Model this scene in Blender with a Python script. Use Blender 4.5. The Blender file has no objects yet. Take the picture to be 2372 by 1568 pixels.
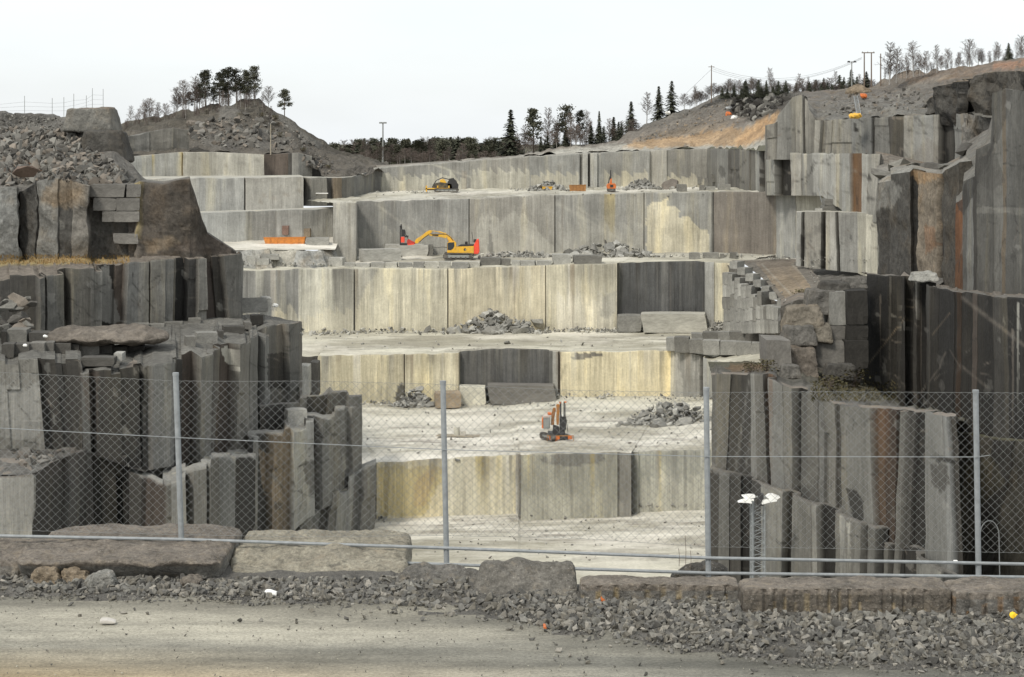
import bpy, bmesh, math, random
import numpy as np
from mathutils import Vector, Matrix, noise
from mathutils.bvhtree import BVHTree
random.seed(7)
R = random.Random(11)
C = bpy.context.scene.collection.objects
# ---------------------------------------------------------------- camera model (metres; eye at the origin, looking along +Y)
F, UC, VH = 4426.0, 1186.0, 330.0
def W(u, v, Y): return Vector(((u-UC)*Y/F, Y, (VH-v)*Y/F))
def UV(p): return UC+F*p[0]/p[1], VH-F*p[2]/p[1]
def M(Y): return Y/F            # metres per unit at distance Y

# ---------------------------------------------------------------- tags
def tag(o, label=None, cat=None, group=None, kind=None):
    if label: o['label'] = label
    if cat: o['category'] = cat
    if group: o['group'] = group
    if kind: o['kind'] = kind
    return o
def empty(name, loc=(0,0,0), rz=0):
    o = bpy.data.objects.new(name, None); C.link(o); o.location = loc; o.rotation_euler = (0,0,rz)
    o.empty_display_size = .2
    return o
def link(name, me, mat=None, parent=None, loc=None, rot=None, scale=None):
    o = bpy.data.objects.new(name, me); C.link(o)
    if mat and not me.materials: me.materials.append(mat)
    if parent: o.parent = parent
    if loc is not None: o.location = loc
    if rot is not None: o.rotation_euler = rot
    if scale is not None: o.scale = scale
    return o

# ---------------------------------------------------------------- materials
class NT:
    def __init__(s, name):
        s.m = bpy.data.materials.new(name); s.m.use_nodes = True
        s.t = s.m.node_tree; s.b = s.t.nodes['Principled BSDF']
        s.co = s.t.nodes.new('ShaderNodeTexCoord')
    def n(s, typ, **kw):
        x = s.t.nodes.new(typ)
        for k, v in kw.items(): setattr(x, k, v)
        return x
    def l(s, a, b): s.t.links.new(a, b)
    def noise(s, scale, vec=(1,1,1), detail=4, rough=.55, coord='Object', w=0):
        mp = s.n('ShaderNodeMapping'); s.l(s.co.outputs[coord], mp.inputs[0])
        mp.inputs['Scale'].default_value = vec; mp.inputs['Location'].default_value = (w, w*.7, w*.3)
        t = s.n('ShaderNodeTexNoise'); s.l(mp.outputs[0], t.inputs['Vector'])
        t.inputs['Scale'].default_value = scale; t.inputs['Detail'].default_value = detail; t.inputs['Roughness'].default_value = rough
        return t.outputs['Fac']
    def rng(s, f, a, b, c, d):
        r = s.n('ShaderNodeMapRange'); s.l(f, r.inputs[0])
        for i, v in enumerate((a, b, c, d)): r.inputs[i+1].default_value = v
        return r.outputs[0]
    def mix(s, a, b, fac, mode='MIX'):
        x = s.n('ShaderNodeMix', data_type='RGBA', blend_type=mode)
        for sock, val in ((x.inputs[0], fac), (x.inputs[6], a), (x.inputs[7], b)):
            if hasattr(val, 'is_linked'): s.l(val, sock)
            elif isinstance(val, (int, float)): sock.default_value = val
            else: sock.default_value = (*val, 1)
        return x.outputs[2]
    def mul(s, col, val):
        x = s.n('ShaderNodeVectorMath', operation='SCALE'); s.l(col, x.inputs[0]); s.l(val, x.inputs['Scale'])
        return x.outputs[0]
    def attr(s, name='tone'):
        a = s.n('ShaderNodeAttribute'); a.attribute_name = name; return a.outputs['Color']
    def obcol(s): return s.n('ShaderNodeObjectInfo').outputs['Color']
    def bump(s, f, strength, dist=.1):
        b = s.n('ShaderNodeBump'); s.l(f, b.inputs['Height']); b.inputs['Strength'].default_value = strength; b.inputs['Distance'].default_value = dist
        s.l(b.outputs[0], s.b.inputs['Normal'])
    def out(s, col, rough=.9, metal=0, spec=.25):
        if hasattr(col, 'is_linked'): s.l(col, s.b.inputs['Base Color'])
        else: s.b.inputs['Base Color'].default_value = (*col, 1)
        s.b.inputs['Roughness'].default_value = rough; s.b.inputs['Metallic'].default_value = metal
        s.b.inputs['Specular IOR Level'].default_value = spec
        return s.m

def m_wall():
    s = NT('quarry_stone'); c = s.attr()
    f1 = s.noise(.55, (1,1,.08), 5, .62); c = s.mul(c, s.rng(f1, .3, .7, .85, 1.13))
    f2 = s.noise(3.4, (1,1,.10), 3, .6, w=4); c = s.mul(c, s.rng(f2, .3, .7, .90, 1.08))
    f3 = s.noise(.22, (1,1,1), 6, .65, w=9); c = s.mul(c, s.rng(f3, .3, .7, .78, 1.18))
    f8 = s.noise(1.5, (1,1,.025), 4, .55, w=41); c = s.mul(c, s.rng(f8, .35, .65, .92, 1.06))
    f9 = s.noise(11, (1,1,.015), 3, .6, w=51); c = s.mul(c, s.rng(f9, .35, .65, .86, 1.08))
    f4 = s.noise(4, (1,1,1), 6, .75, w=2); c = s.mul(c, s.rng(f4, .3, .7, .84, 1.12))
    f5 = s.noise(.35, (1,1,.12), 5, .6, w=21); c = s.mix(c, (1.5,1.42,1.2), s.rng(f5, .54, .72, 0, .8), 'MULTIPLY')
    f6 = s.noise(.8, (1,1,.07), 5, .6, w=31); c = s.mix(c, (.06,.058,.054), s.rng(f6, .60, .74, 0, .42))
    a = s.n('ShaderNodeMath', operation='ADD'); s.l(f2, a.inputs[0]); s.l(f4, a.inputs[1])
    s.bump(a.outputs[0], .6, .12)
    return s.out(c, .88)
def m_rough():
    s = NT('broken_stone'); c = s.attr()
    f1 = s.noise(.5, (1,1,1), 6, .65); c = s.mul(c, s.rng(f1, .3, .7, .62, 1.3))
    f2 = s.noise(2.5, (1,1,.7), 6, .7, w=5); c = s.mul(c, s.rng(f2, .3, .7, .65, 1.3))
    f3 = s.noise(.3, (1,1,1), 4, .6, w=15); c = s.mix(c, (1.12,1.0,.86), s.rng(f3, .50, .70, 0, .9), 'MULTIPLY')
    s.bump(f2, .9, .35)
    return s.out(c, .93)
def m_floor():
    s = NT('stone_dust'); c = s.attr()
    f1 = s.noise(.12, (.4,1,1), 7, .68); c = s.mix(c, (.27,.25,.19), s.rng(f1, .42, .60, 0, .85))
    f2 = s.noise(.5, (.3,1,1), 5, .6, w=6); c = s.mul(c, s.rng(f2, .3, .7, .82, 1.14))
    f3 = s.noise(.06, (1,1,1), 4, .6, w=16); c = s.mix(c, (.70,.66,.57), s.rng(f3, .52, .68, 0, .6))
    f4 = s.noise(3, (1,1,1), 4, .7, w=1); c = s.mul(c, s.rng(f4, .3, .7, .86, 1.1))
    s.bump(f4, .4, .1)
    return s.out(c, .95)
def m_soil():
    s = NT('soil'); c = s.attr()
    f1 = s.noise(.15, (1,1,1), 6, .65); c = s.mul(c, s.rng(f1, .3, .7, .6, 1.3))
    f2 = s.noise(1.6, (1,1,1), 6, .75, w=5); c = s.mul(c, s.rng(f2, .3, .7, .55, 1.4))
    s.bump(f2, .9, .5)
    return s.out(c, .96)
def m_rock():
    s = NT('loose_stone'); c = s.obcol()
    f1 = s.noise(1.2, (1,1,1), 5, .65); c = s.mul(c, s.rng(f1, .3, .7, .72, 1.25))
    f2 = s.noise(9, (1,1,1), 3, .7, w=5); c = s.mul(c, s.rng(f2, .3, .7, .8, 1.2))
    s.bump(f2, .5, .1)
    return s.out(c, .9)
def m_boulder():
    s = NT('weathered_stone'); c = s.attr()
    f1 = s.noise(3, (1,1,1), 6, .65); c = s.mul(c, s.rng(f1, .3, .7, .6, 1.35))
    f2 = s.noise(22, (1,1,1), 5, .75, w=5); c = s.mul(c, s.rng(f2, .3, .7, .55, 1.5))
    f3 = s.noise(6, (1,1,1), 5, .7, w=11); c = s.mix(c, (.32,.265,.19), s.rng(f3, .53, .68, 0, .45))
    f4 = s.noise(4.5, (1,1,1), 5, .7, w=19); c = s.mix(c, (.07,.065,.055), s.rng(f4, .55, .68, 0, .65))
    f5 = s.noise(60, (1,1,1), 2, .6, w=25); c = s.mix(c, (.45,.43,.37), s.rng(f5, .62, .7, 0, .5))
    a = s.n('ShaderNodeMath', operation='ADD'); s.l(f1, a.inputs[0]); s.l(f2, a.inputs[1])
    s.bump(a.outputs[0], .9, .05)
    return s.out(c, .92)
def m_road():
    s = NT('packed_gravel')
    f1 = s.noise(.55, (.16,1,1), 5, .6); c = s.mix((.185,.178,.148), (.37,.345,.275), s.rng(f1, .40, .62, 0, 1))
    f1b = s.noise(2.2, (.12,1,1), 4, .6, w=3); c = s.mul(c, s.rng(f1b, .3, .7, .76, 1.24)); f1c = s.noise(5, (.5,1,1), 6, .7, w=33); c = s.mul(c, s.rng(f1c, .3, .7, .78, 1.22))
    f2 = s.noise(30, (1,1,1), 4, .7, w=5); c = s.mul(c, s.rng(f2, .3, .7, .7, 1.3))
    f3 = s.noise(90, (1,1,1), 2, .6, w=9); c = s.mix(c, (.10,.095,.085), s.rng(f3, .63, .7, 0, .7))
    a = s.attr(); c = s.mix(c, a, 1.0, 'MULTIPLY')
    s.bump(f2, .7, .02)
    return s.out(c, .95)
def m_gravel():
    s = NT('crushed_stone'); c = s.attr()
    f2 = s.noise(40, (1,1,1), 4, .7); c = s.mul(c, s.rng(f2, .3, .7, .7, 1.3))
    return s.out(c, .9)
def m_plain(name, col, rough=.6, metal=0, var=.15, scale=3, spec=.35, dirt=None):
    s = NT(name); f = s.noise(scale, (1,1,1), 5, .65)
    c = s.mix([x*(1-var) for x in col], [min(1,x*(1+var)) for x in col], s.rng(f, .3, .7, 0, 1))
    if dirt:
        g = s.noise(scale*.7, (1,1,1), 6, .7, w=8); c = s.mix(c, dirt, s.rng(g, .45, .7, 0, .75))
    return s.out(c, rough, metal, spec)
def m_leaf(name, a, b):
    s = NT(name); f = s.noise(.8, (1,1,1), 3, .6)
    oi = s.n('ShaderNodeObjectInfo').outputs['Random']
    c = s.mix(a, b, s.rng(f, .3, .7, 0, 1)); c = s.mul(c, s.rng(oi, 0, 1, .75, 1.25))
    return s.out(c, .8, spec=.1)
MW, MR, MF, MS, MK, MB_, MRD, MG = m_wall(), m_rough(), m_floor(), m_soil(), m_rock(), m_boulder(), m_road(), m_gravel()
YEL = m_plain('yellow_paint', (.72,.40,.035), .45, dirt=(.45,.33,.12))
ORA = m_plain('orange_paint', (.62,.16,.035), .55, dirt=(.24,.12,.06))
REDP = m_plain('red_paint', (.80,.085,.045), .5)
DARK = m_plain('dark_steel', (.035,.034,.033), .6)
STEEL = m_plain('galvanised_steel', (.27,.285,.285), .6, .1, .18, 14)
WIREM = m_plain('galvanised_wire', (.22,.225,.215), .6, .1, .1, 20)
GREYP = m_plain('grey_paint', (.27,.28,.265), .55, dirt=(.2,.19,.16))
RUB = m_plain('track_steel', (.09,.082,.075), .8, dirt=(.22,.20,.16))
GLASS = m_plain('cab_glass', (.02,.025,.025), .12, spec=.6)
WHITE = m_plain('white_paint', (.80,.79,.74), .5, var=.06)
RUSTM = m_plain('rusty_steel', (.34,.17,.06), .85, dirt=(.18,.09,.05))
WOOD = m_plain('pole_wood', (.16,.125,.095), .9)
PALEW = m_plain('pale_wood', (.33,.29,.22), .9, dirt=(.2,.18,.14))
BARK = m_plain('bark', (.12,.095,.075), .95)
BIRCH = m_plain('birch_bark', (.33,.31,.28), .9, dirt=(.12,.11,.1))
TWIG = m_leaf('twigs', (.115,.092,.078), (.165,.135,.115))
SPR = m_leaf('spruce_needles', (.045,.05,.036), (.08,.082,.056))
PIN = m_leaf('pine_needles', (.055,.058,.04), (.10,.097,.066))
BUSH = m_leaf('bush_leaves', (.055,.052,.026), (.12,.10,.055))
DRY = m_leaf('dry_grass', (.24,.15,.06), (.34,.25,.12))
YFL = m_plain('yellow_petals', (.85,.55,.02), .6)
LAMPG = m_plain('lamp_glass', (.78,.77,.72), .3)

# ---------------------------------------------------------------- mesh builder
class MB:
    def __init__(s): s.v, s.f = [], []
    def add(s, vs, fs):
        k = len(s.v); s.v += [tuple(p) for p in vs]; s.f += [tuple(i+k for i in f) for f in fs]; return s
    def box(s, x0, x1, y0, y1, z0, z1):
        return s.add([(x,y,z) for z in (z0,z1) for y in (y0,y1) for x in (x0,x1)],
            [(0,2,3,1),(4,5,7,6),(0,1,5,4),(2,6,7,3),(0,4,6,2),(1,3,7,5)])
    def prism(s, poly, y0, y1):
        n = len(poly); return s.add([(x,y0,z) for x,z in poly]+[(x,y1,z) for x,z in poly],
            [tuple(range(n)), tuple(range(2*n-1, n-1, -1))]+[(i,i+n,(i+1)%n+n,(i+1)%n) for i in range(n)])
    def tube(s, p, q, r0, r1=None, n=6):
        p, q = Vector(p), Vector(q); r1 = r0 if r1 is None else r1
        d = (q-p)
        if d.length < 1e-6: return s
        d.normalize(); a = d.orthogonal().normalized(); b = d.cross(a)
        vs = [c+(a*math.cos(t)+b*math.sin(t))*r for c, r in ((p,r0),(q,r1)) for t in [2*math.pi*i/n for i in range(n)]]
        return s.add(vs, [(i,(i+1)%n,(i+1)%n+n,i+n) for i in range(n)]+[tuple(range(n-1,-1,-1)), tuple(range(n,2*n))])
    def path(s, pts, r, n=5):
        for a, b in zip(pts, pts[1:]): s.tube(a, b, r, n=n)
        return s
    def mesh(s, name):
        me = bpy.data.meshes.new(name); me.from_pydata(s.v, [], s.f); me.update(); return me
    def build(s, name, mat, parent=None, loc=None, rot=None, bevel=0):
        o = link(name, s.mesh(name), mat, parent, loc, rot)
        if bevel:
            bm = bmesh.new(); bm.from_mesh(o.data); bmesh.ops.recalc_face_normals(bm, faces=bm.faces)
            es = [e for e in bm.edges if len(e.link_faces) == 2 and e.calc_face_angle(0) > .6]
            bmesh.ops.bevel(bm, geom=es, offset=bevel, segments=2, affect='EDGES', clamp_overlap=True); bm.to_mesh(o.data); bm.free()
        return o

def toned(name, V, Fc, cols, mat):
    me = bpy.data.meshes.new(name); me.from_pydata([tuple(p) for p in V], [], Fc)
    at = me.color_attributes.new('tone', 'FLOAT_COLOR', 'POINT')
    at.data.foreach_set('color', np.array([(c[0],c[1],c[2],1) for c in cols], 'f').ravel())
    me.update(); return link(name, me, mat)

# ---------------------------------------------------------------- stone tones (albedo; k and d also paint shade into side-wall panels)
T = dict(g=(.246,.239,.212), l=(.338,.329,.292), m=(.174,.167,.146), d=(.08,.075,.065), k=(.035,.0325,.028), b=(.105,.085,.068),
         c=(.60,.55,.41), y=(.61,.55,.385), p=(.53,.505,.41), o=(.38,.25,.13), r=(.20,.10,.045), w=(.66,.63,.55), t=(.25,.20,.14),
         s=(.155,.146,.128), e=(.19,.165,.135), f=(.40,.385,.33), v=(.10,.095,.06), n=(.42,.33,.12))
def hn(x, y=0, z=0): return noise.noise(Vector((x, y, z)))
def fbm(p, o=4): return noise.fractal(p, 1.0, 2.0, o)
def inpoly(x, y, P):
    c = False; j = len(P)-1
    for i in range(len(P)):
        xi, yi = P[i]; xj, yj = P[j]
        if (yi > y) != (yj > y) and x < (xj-xi)*(y-yi)/(yj-yi)+xi: c = not c
        j = i
    return c
BOX, KEEP = {}, []
def bounds(p):      # the patch of wall a stain can touch
    if p[0] == 'P': us, vs = [q[0] for q in p[1]], [q[1] for q in p[1]]; return min(us)-4, max(us)+4, min(vs)-4, max(vs)+4, p
    if p[0] == 'L': return min(p[1],p[3])-p[5], max(p[1],p[3])+p[5], min(p[2],p[4])-p[5], max(p[2],p[4])+p[5], p
    return p[1], p[2], p[3]-25-.3*(p[4]-p[3]), p[4]+25+.2*(p[4]-p[3]), p
def paint(c, u, v, paints, sd=0):
    if not paints: return c
    bs = BOX.get(id(paints))
    if bs is None: bs = BOX[id(paints)] = [bounds(p) for p in paints]; KEEP.append(paints)
    for b0, b1, b2, b3, p in bs:
        if u < b0 or u > b1 or v < b2 or v > b3: continue
        k = p[0]; a = 0
        if k == 'P':
            if inpoly(u+3*hn(u*.1,v*.1,3), v+3*hn(u*.1,v*.1,8), p[1]): a = p[3]
            col = p[2]
        elif k == 'L':
            _, u0, v0, u1, v1, w, col, aa = p
            dx, dy = u1-u0, v1-v0; t = max(0, min(1, ((u-u0)*dx+(v-v0)*dy)/(dx*dx+dy*dy)))
            d = math.hypot(u-u0-t*dx, v-v0-t*dy); a = aa*max(0, 1-d/w)*(.75+.5*hn(u*.1,v*.1))
        else:
            _, u0, u1, v0, v1, col, aa = p
            if u0 <= u <= u1 and v0-20 <= v <= v1+20:
                t = (v-v0)/(v1-v0)
                if k == 'R': a = aa if 0 <= t <= 1 else 0
                elif k == 'D': a = aa*max(0, 1-max(0,t)*(.8+.9*hn(u*.16,5))) if t >= 0 else aa*(1 if t > -.3 else 0)
                elif k == 'B':     # pale fans of dust that lie against the lower wall, ragged on top
                    x = u*.045; saw = (x+.6*hn(u*.03,2))%1.0
                    top = .15+.45*abs(hn(u*.02,7,sd))+.45*saw*(.4+.6*abs(hn(math.floor(x)*3.7,1)))
                    a = aa if t > top and t < 1.15 else 0
                    a *= (.75+.35*hn(u*.25,v*.02))
        if a > 0:
            a = min(1, a); col = T[col] if isinstance(col, str) else col
            c = tuple(c[i]*(1-a)+col[i]*a for i in range(3))
    return c

TOPS = {}
SURF = []           # (verts, faces) for ray casting
def face(name, pts, panels, label=None, paints=(), res=.5, rough=.12, flute=.05, chip=.25, mat=None, cap=0, captone='e', kind=None, cat='rock face', slant=0, group=None, thru=False, split=0, ext=.8, osc=1.0, tf=1.0, lean=0):
    rr = random.Random(len(pts)*17 + int(pts[0][0])*3 + int(pts[0][1])*7 + len(panels)*131); pts, panels = list(pts), list(panels)
    if pts[-1][0] == 2450: pts.append((2760,)+tuple(pts[-1][1:])); panels.append((2760,)+tuple(sorted(panels)[-1][1:]))
    if pts[0][0] == -70: pts.insert(0, (-330,)+tuple(pts[0][1:]))
    mat = mat or MW; lowcap = not cap; cap = cap or 10
    P = [(W(u,vt,Y), W(u,vb,Y)-Vector((0,0,ext)), u) for u, vt, vb, Y in pts]
    nr_ = []
    for i in range(len(P)-1):
        d = P[i+1][0]-P[i][0]; nr_.append(Vector((d.y, -d.x, 0)).normalized())
    pan = [(e, o_*osc, tuple(c*tf for c in (T[t_] if isinstance(t_, str) else t_))) for e, o_, t_ in sorted(panels)]
    if split:
        q_ = []; u_ = pts[0][0]
        for e, o_, t_ in pan:
            if e <= u_: continue
            t0_ = T[t_] if isinstance(t_, str) else t_; x_ = u_
            while x_ < e-8:
                w_ = 10+46*rr.random()**1.3; x2 = e if x_+w_ > e-7 else x_+w_; f_ = 1+rr.uniform(-.24, .16)
                q_.append((x2, o_+rr.uniform(-split, split), tuple(c*f_ for c in t0_))); x_ = x2
            if x_ < e: q_.append((e, o_, t0_))
            u_ = e
        pan = q_
    ends = [p[0] for p in pan]
    ptone = []
    for p in pan:
        f_, w_ = 1+rr.uniform(-.1,.1), rr.uniform(-.025,.025); c_ = T[p[2]] if isinstance(p[2], str) else p[2]
        ptone.append((c_[0]*f_*(1+w_), c_[1]*f_, c_[2]*f_*(1-1.5*w_)))
    ptilt = [rr.uniform(-.05,.05) for p in pan]
    brk_ = [(rr.uniform(.2,.85), rr.uniform(-1.6,.3), rr.uniform(-.25,.25)) if split > .045 and rr.random() < .33 else None for p in pan]
    drop = [rr.random()**3*.9*min(1, split*6) if split > .09 else 0 for p in pan]
    def pidx(u):
        for i, e in enumerate(ends):
            if u < e-1e-6: return i
        return len(ends)-1
    cols = []
    for i in range(len(P)-1):
        T0, B0, u0 = P[i]; T1, B1, u1 = P[i+1]
        L = Vector((T1.x-T0.x, T1.y-T0.y)).length; n = max(1, math.ceil(L/res))
        ts = set(j/n for j in range(n+1)); du = u1-u0
        brk = {}
        for e in ends:
            if abs(du) > .01 and 0 < (e-u0)/du < 1: brk[(e-u0)/du] = 1; ts.add((e-u0)/du)
        for t in sorted(ts):
            if t == 0 and i > 0: continue
            nm = nr_[i]
            if t == 1 and i+1 < len(nr_): nm = (nr_[i]+nr_[i+1]).normalized()
            if t == 0 and i == 0: nm = nr_[0]
            u = u0+du*t; top, bot = T0.lerp(T1, t), B0.lerp(B1, t)
            if t in brk:
                cols.append((top, bot, nm, pidx(u-.01))); cols.append((top, bot, nm, pidx(u+.01)))
            else: cols.append((top, bot, nm, pidx(u-.001 if t == 1 else u+.001)))
    H = max((c[0]-c[1]).z for c in cols); nr = max(2, math.ceil(H/res)); nc = len(cols)
    V, K = [], []; sacc = 0; prev = None; capn = 3 if cap else 0
    so = rr.uniform(0, 100)
    for (top, bot, nm, pi) in cols:
        if prev is not None: sacc += (top-prev).length
        prev = top.copy(); pn = pan[pi]; off = pn[1]
        rowz = []
        fl = flute*(hn(sacc*1.7, so)+.6*hn(sacc*4.3, so, 3))
        for r in range(-capn, nr+1):
            t = max(0, r)/nr; p = top.lerp(bot, t)
            if r == 0: p.z -= chip*max(0, hn(p.x*.5, p.y*.5, so)+.1)
            tang = Vector((-nm.y, nm.x, 0))*lean*hn(sacc*.16, so, 11)*(t-.3) if lean else Vector((0,0,0))
            d = off+ptilt[pi]*(t-.5)+fl+rough*fbm(p*.32+Vector((so,0,0)), 5)+slant*t
            if r >= 0: p.z -= drop[pi]*(1-t)
            if brk_[pi] and t > brk_[pi][0]+brk_[pi][2]*.1*hn(sacc*.8, so, 7): d += brk_[pi][1]*max(.16, split*2)
            if r == 0 and chip: d -= .03+chip*.16*abs(hn(p.x*.9, so, 2))
            p = p+nm*d+tang
            if r < 0:
                p.z -= drop[pi]; q_ = cap*(.25 if abs(nm.x) > .6 else 1)*(-r)/capn; p += Vector((p.x/p.y*q_, q_, 0)); p.z += -.3 if lowcap else .03
            V.append(p)
            u, v = UV(p)
            base = ptone[pi] if r >= 0 else T[captone]
            K.append(paint(base, u, v, paints if r >= 0 else (), so))
    rows = nr+1+capn; Fc = []
    for i in range(nc-1):
        for r in range(rows-1):
            a = i*rows+r; Fc.append((a, a+1, a+rows+1, a+rows))
    o = toned(name, V, Fc, K, mat); TOPS[o.name] = [V[i*rows+capn] for i in range(nc)]
    if not thru: SURF.append((V, Fc))
    if kind: tag(o, label, None, None, kind)
    else: tag(o, label, cat, group)
    return o

def resample(row, n, fr=None):
    Q = [W(*r) for r in row]; us = [r[0] for r in row]
    out = []
    for i in range(n+1):
        u = us[0]+(us[-1]-us[0])*(fr[i] if fr else i/n)
        for j in range(len(us)-1):
            if u <= us[j+1] or j == len(us)-2:
                t = (u-us[j])/max(1e-6, us[j+1]-us[j]); out.append(Q[j].lerp(Q[j+1], max(0, min(1, t)))); break
    return out
def sheet(name, rows, tone, paints=(), n=80, sub=8, rough=.05, mat=None, label=None, kind='structure', freq=.3, cat=None, edgefix=True, noray=False):
    mat = mat or MF; rows = [r if isinstance(r, bpy.types.Object) else ([(-330,)+tuple(r[0][1:])] if r[0][0] in (-80,-70) else [])+list(r)+([(2760,)+tuple(r[-1][1:])] if r[-1][0] == 2450 else []) for r in rows]
    if isinstance(rows[0], bpy.types.Object):
        top = TOPS[rows[0].name]; n = len(top)-1; us = [UV(p)[0] for p in top]; fr = []
        for i in range(n+1): fr.append(max(fr[-1] if fr else 0, (us[i]-us[0])/(us[-1]-us[0])))
        Rw = [top]+[resample(r, n, fr) for r in rows[1:]]
    else: Rw = [resample(r, n) for r in rows]
    if isinstance(tone, str): tone = [tone]*len(rows)
    TN = [T[t] if isinstance(t, str) else t for t in tone]; lines, tl = [], []
    for a in range(len(Rw)-1):
        ns = sub if isinstance(sub, int) else sub[a]
        for k in range(ns):
            t = k/ns; lines.append([p.lerp(q, t) for p, q in zip(Rw[a], Rw[a+1])])
            tl.append(tuple(TN[a][c]*(1-t)+TN[a+1][c]*t for c in range(3)))
    lines.append(Rw[-1]); tl.append(TN[-1])
    V, K = [], []
    for li, ln in enumerate(lines):
        ed = 0.0 if (edgefix and li in (0, len(lines)-1)) else 1.0
        for p in ln:
            q = p.copy(); q.z += rough*ed*fbm(p*freq, 5); V.append(q)
            u, v = UV(q); K.append(paint(tl[li], u, v, paints))
    m = n+1; Fc = [(i*m+j, i*m+j+1, (i+1)*m+j+1, (i+1)*m+j) for i in range(len(lines)-1) for j in range(n)]
    o = toned(name, V, Fc, K, mat)
    if not noray: SURF.append((V, Fc))
    return tag(o, label, cat, None, kind)

# ================================================================ QUARRY: central faces
C1 = [(866,390,443,343),(1040,376,440,342),(1225,362,436,342),(1500,348,432,340),(1645,344,434,338)]
C2 = [(772,468,607,293),(821,467,607,293),(826,466,592,300),(1085,460,586,300),(1285,450,584,299),(1490,446,583,298),(1648,443,584,297),(1800,444,590,290)]
C3 = [(548,627,760,278),(690,622,760,279),(820,621,760,279),(1038,622,760,279),(1262,614,760,279),(1430,609,760,278),(1634,605,760,278),(1692,610,760,276)]
C4 = [(600,826,930,257),(736,825,930,257),(738,823,926,254),(935,820,926,255),(1062,816,926,255),(1170,808,924,255),(1275,812,916,255),(1300,815,911,255),(1550,810,910,255),(1620,823,912,252),(1645,832,915,250),(1710,842,920,240),(1840,868,950,226)]
C5 = [(864,1073,1198,213),(1030,1060,1190,214),(1200,1052,1182,214.5),(1204,1051,1200,211.5),(1470,1046,1190,211.5),(1480,1046,1180,213),(1670,1040,1172,214)]
def drips(seed, u0, u1, v0, v1, n, tones, a0=.25, a1=.6):
    r = random.Random(seed); P = []
    for i in range(n):
        u = r.uniform(u0, u1); w = 2+16*r.random()**2.5; h = (v1-v0)*(.25+.75*r.random())
        P.append(('D', u, u+w, v0-2, v0+h, r.choice(tones), r.uniform(a0, a1)))
        if r.random() < .22: x = r.uniform(u0, u1); P.append(('R', x, x+r.choice([1.2,1.2,2.2]), v0, v1+15, r.choice(['m','d','e']), r.uniform(.12,.35)))
    return P
def cracks(seed, u0, u1, v0, v1, n):
    r = random.Random(seed); P = []
    for i in range(n):
        u, v = r.uniform(u0, u1), r.uniform(v0, v1); a = r.choice([0, .1, .7, -.8, 1.2, -1.2, 2.2])+r.uniform(-.2, .2); st = r.uniform(8, 26)
        for k in range(r.randint(2, 6)):
            a2 = a+r.uniform(-.5, .5); u2, v2 = u+st*math.cos(a2), v+st*math.sin(a2); P.append(('L', u, v, u2, v2, r.uniform(1.6, 2.8), r.choice(['k','k','d','e']), r.uniform(.6, 1))); u, v = u2, v2
    for i in range(n):      # small flakes split off the face
        u, v = r.uniform(u0, u1), r.uniform(v0, v1); w, h = r.uniform(4, 18), r.uniform(6, 34)
        P.append(('P', [(u,v),(u+w*r.uniform(.5,1),v+h*.15),(u+w,v+h*.7),(u+w*.4,v+h),(u-w*.2,v+h*.5)], r.choice(['d','m','s','g','k']), r.uniform(.25,.6)))
    return P
def tracks(seed, u0, u1, v0, v1, n):
    r = random.Random(seed); P = []
    for i in range(n):
        u, v = r.uniform(u0, u1), r.uniform(v0, v1); L_ = r.uniform(60, 260); dv = r.uniform(-.05,.05)*L_
        for k in (0, r.uniform(3,5)): P.append(('L', u, v+k, u+L_, v+k+dv, r.uniform(1.2,2.6), r.choice(['e','e','w','s']), r.uniform(.45,.85)))
    return P
fC1 = face('quarry_face', C1, [(885,0,'m'),(1086,.1,'g'),(1226,0,'g'),(1343,.15,'g'),(1350,-.4,'m'),(1362,.3,'l'),(1368,-.3,'d'),(1384,.5,'l'),(1402,0,'g'),(1505,.1,'g'),(1522,-.7,'l'),(1545,.2,'l'),(1600,0,'m'),(1645,.2,'g')],
     'long pale grey quarry face of the topmost bench, behind the small orange machine',
     [('B',884,1080,384,446,'p',.85),('B',1090,1226,372,444,'p',.8),('B',1230,1340,385,444,'c',.5),('B',1400,1500,380,440,'c',.6),('B',1545,1640,390,440,'c',.6),
      ('L',1000,380,1090,410,4,'p',.6),('R',1070,1082,395,444,'t',.3)]+drips(1,880,1640,380,440,36,['m','f','l','e'],.1,.3), tf=1.13, res=.24, rough=.07)
fC2 = face('quarry_face', C2, [(823,.3,'l'),(918,-.1,'g'),(1085,.1,'g'),(1088,-.25,'m'),(1284,.1,'g'),(1287,-.2,'m'),(1490,0,'g'),(1493,-.2,'m'),(1648,.1,'g'),(1652,-.5,'d'),(1800,-.3,'e')],
     'tall grey quarry face behind the yellow excavator with pale dust fans',
     [('L',870,472,990,560,5,'f',.8),('L',950,500,1000,545,4,'f',.4),('L',1290,470,1480,580,7,'f',.85),('L',1330,475,1440,545,4,'f',.6),('D',1398,1424,450,580,'n',.55),
      ('P',[(1100,585),(1105,530),(1117,490),(1120,520),(1125,500),(1132,495),(1133,530),(1140,500),(1150,500),(1160,515),(1180,495),(1195,488),(1200,500),(1215,492),(1220,505),(1240,520),(1255,545),(1270,560),(1282,570),(1282,590)],'f',1.0),
      ('P',[(1140,560),(1135,530),(1128,580),(1145,590)],'g',.9),
      ('P',[(1497,590),(1498,480),(1508,470),(1530,465),(1548,458),(1545,475),(1560,475),(1575,488),(1572,505),(1595,500),(1610,520),(1622,530),(1640,535),(1645,590)],'c',.85),
      ('B',828,1084,500,596,'f',.5),('B',1290,1488,490,590,'f',.55),('D',1655,1800,443,600,'s',.4)]+drips(2,780,1800,462,590,44,['m','f','l','e'],.1,.28), tf=1.13, res=.24, rough=.07)
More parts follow.
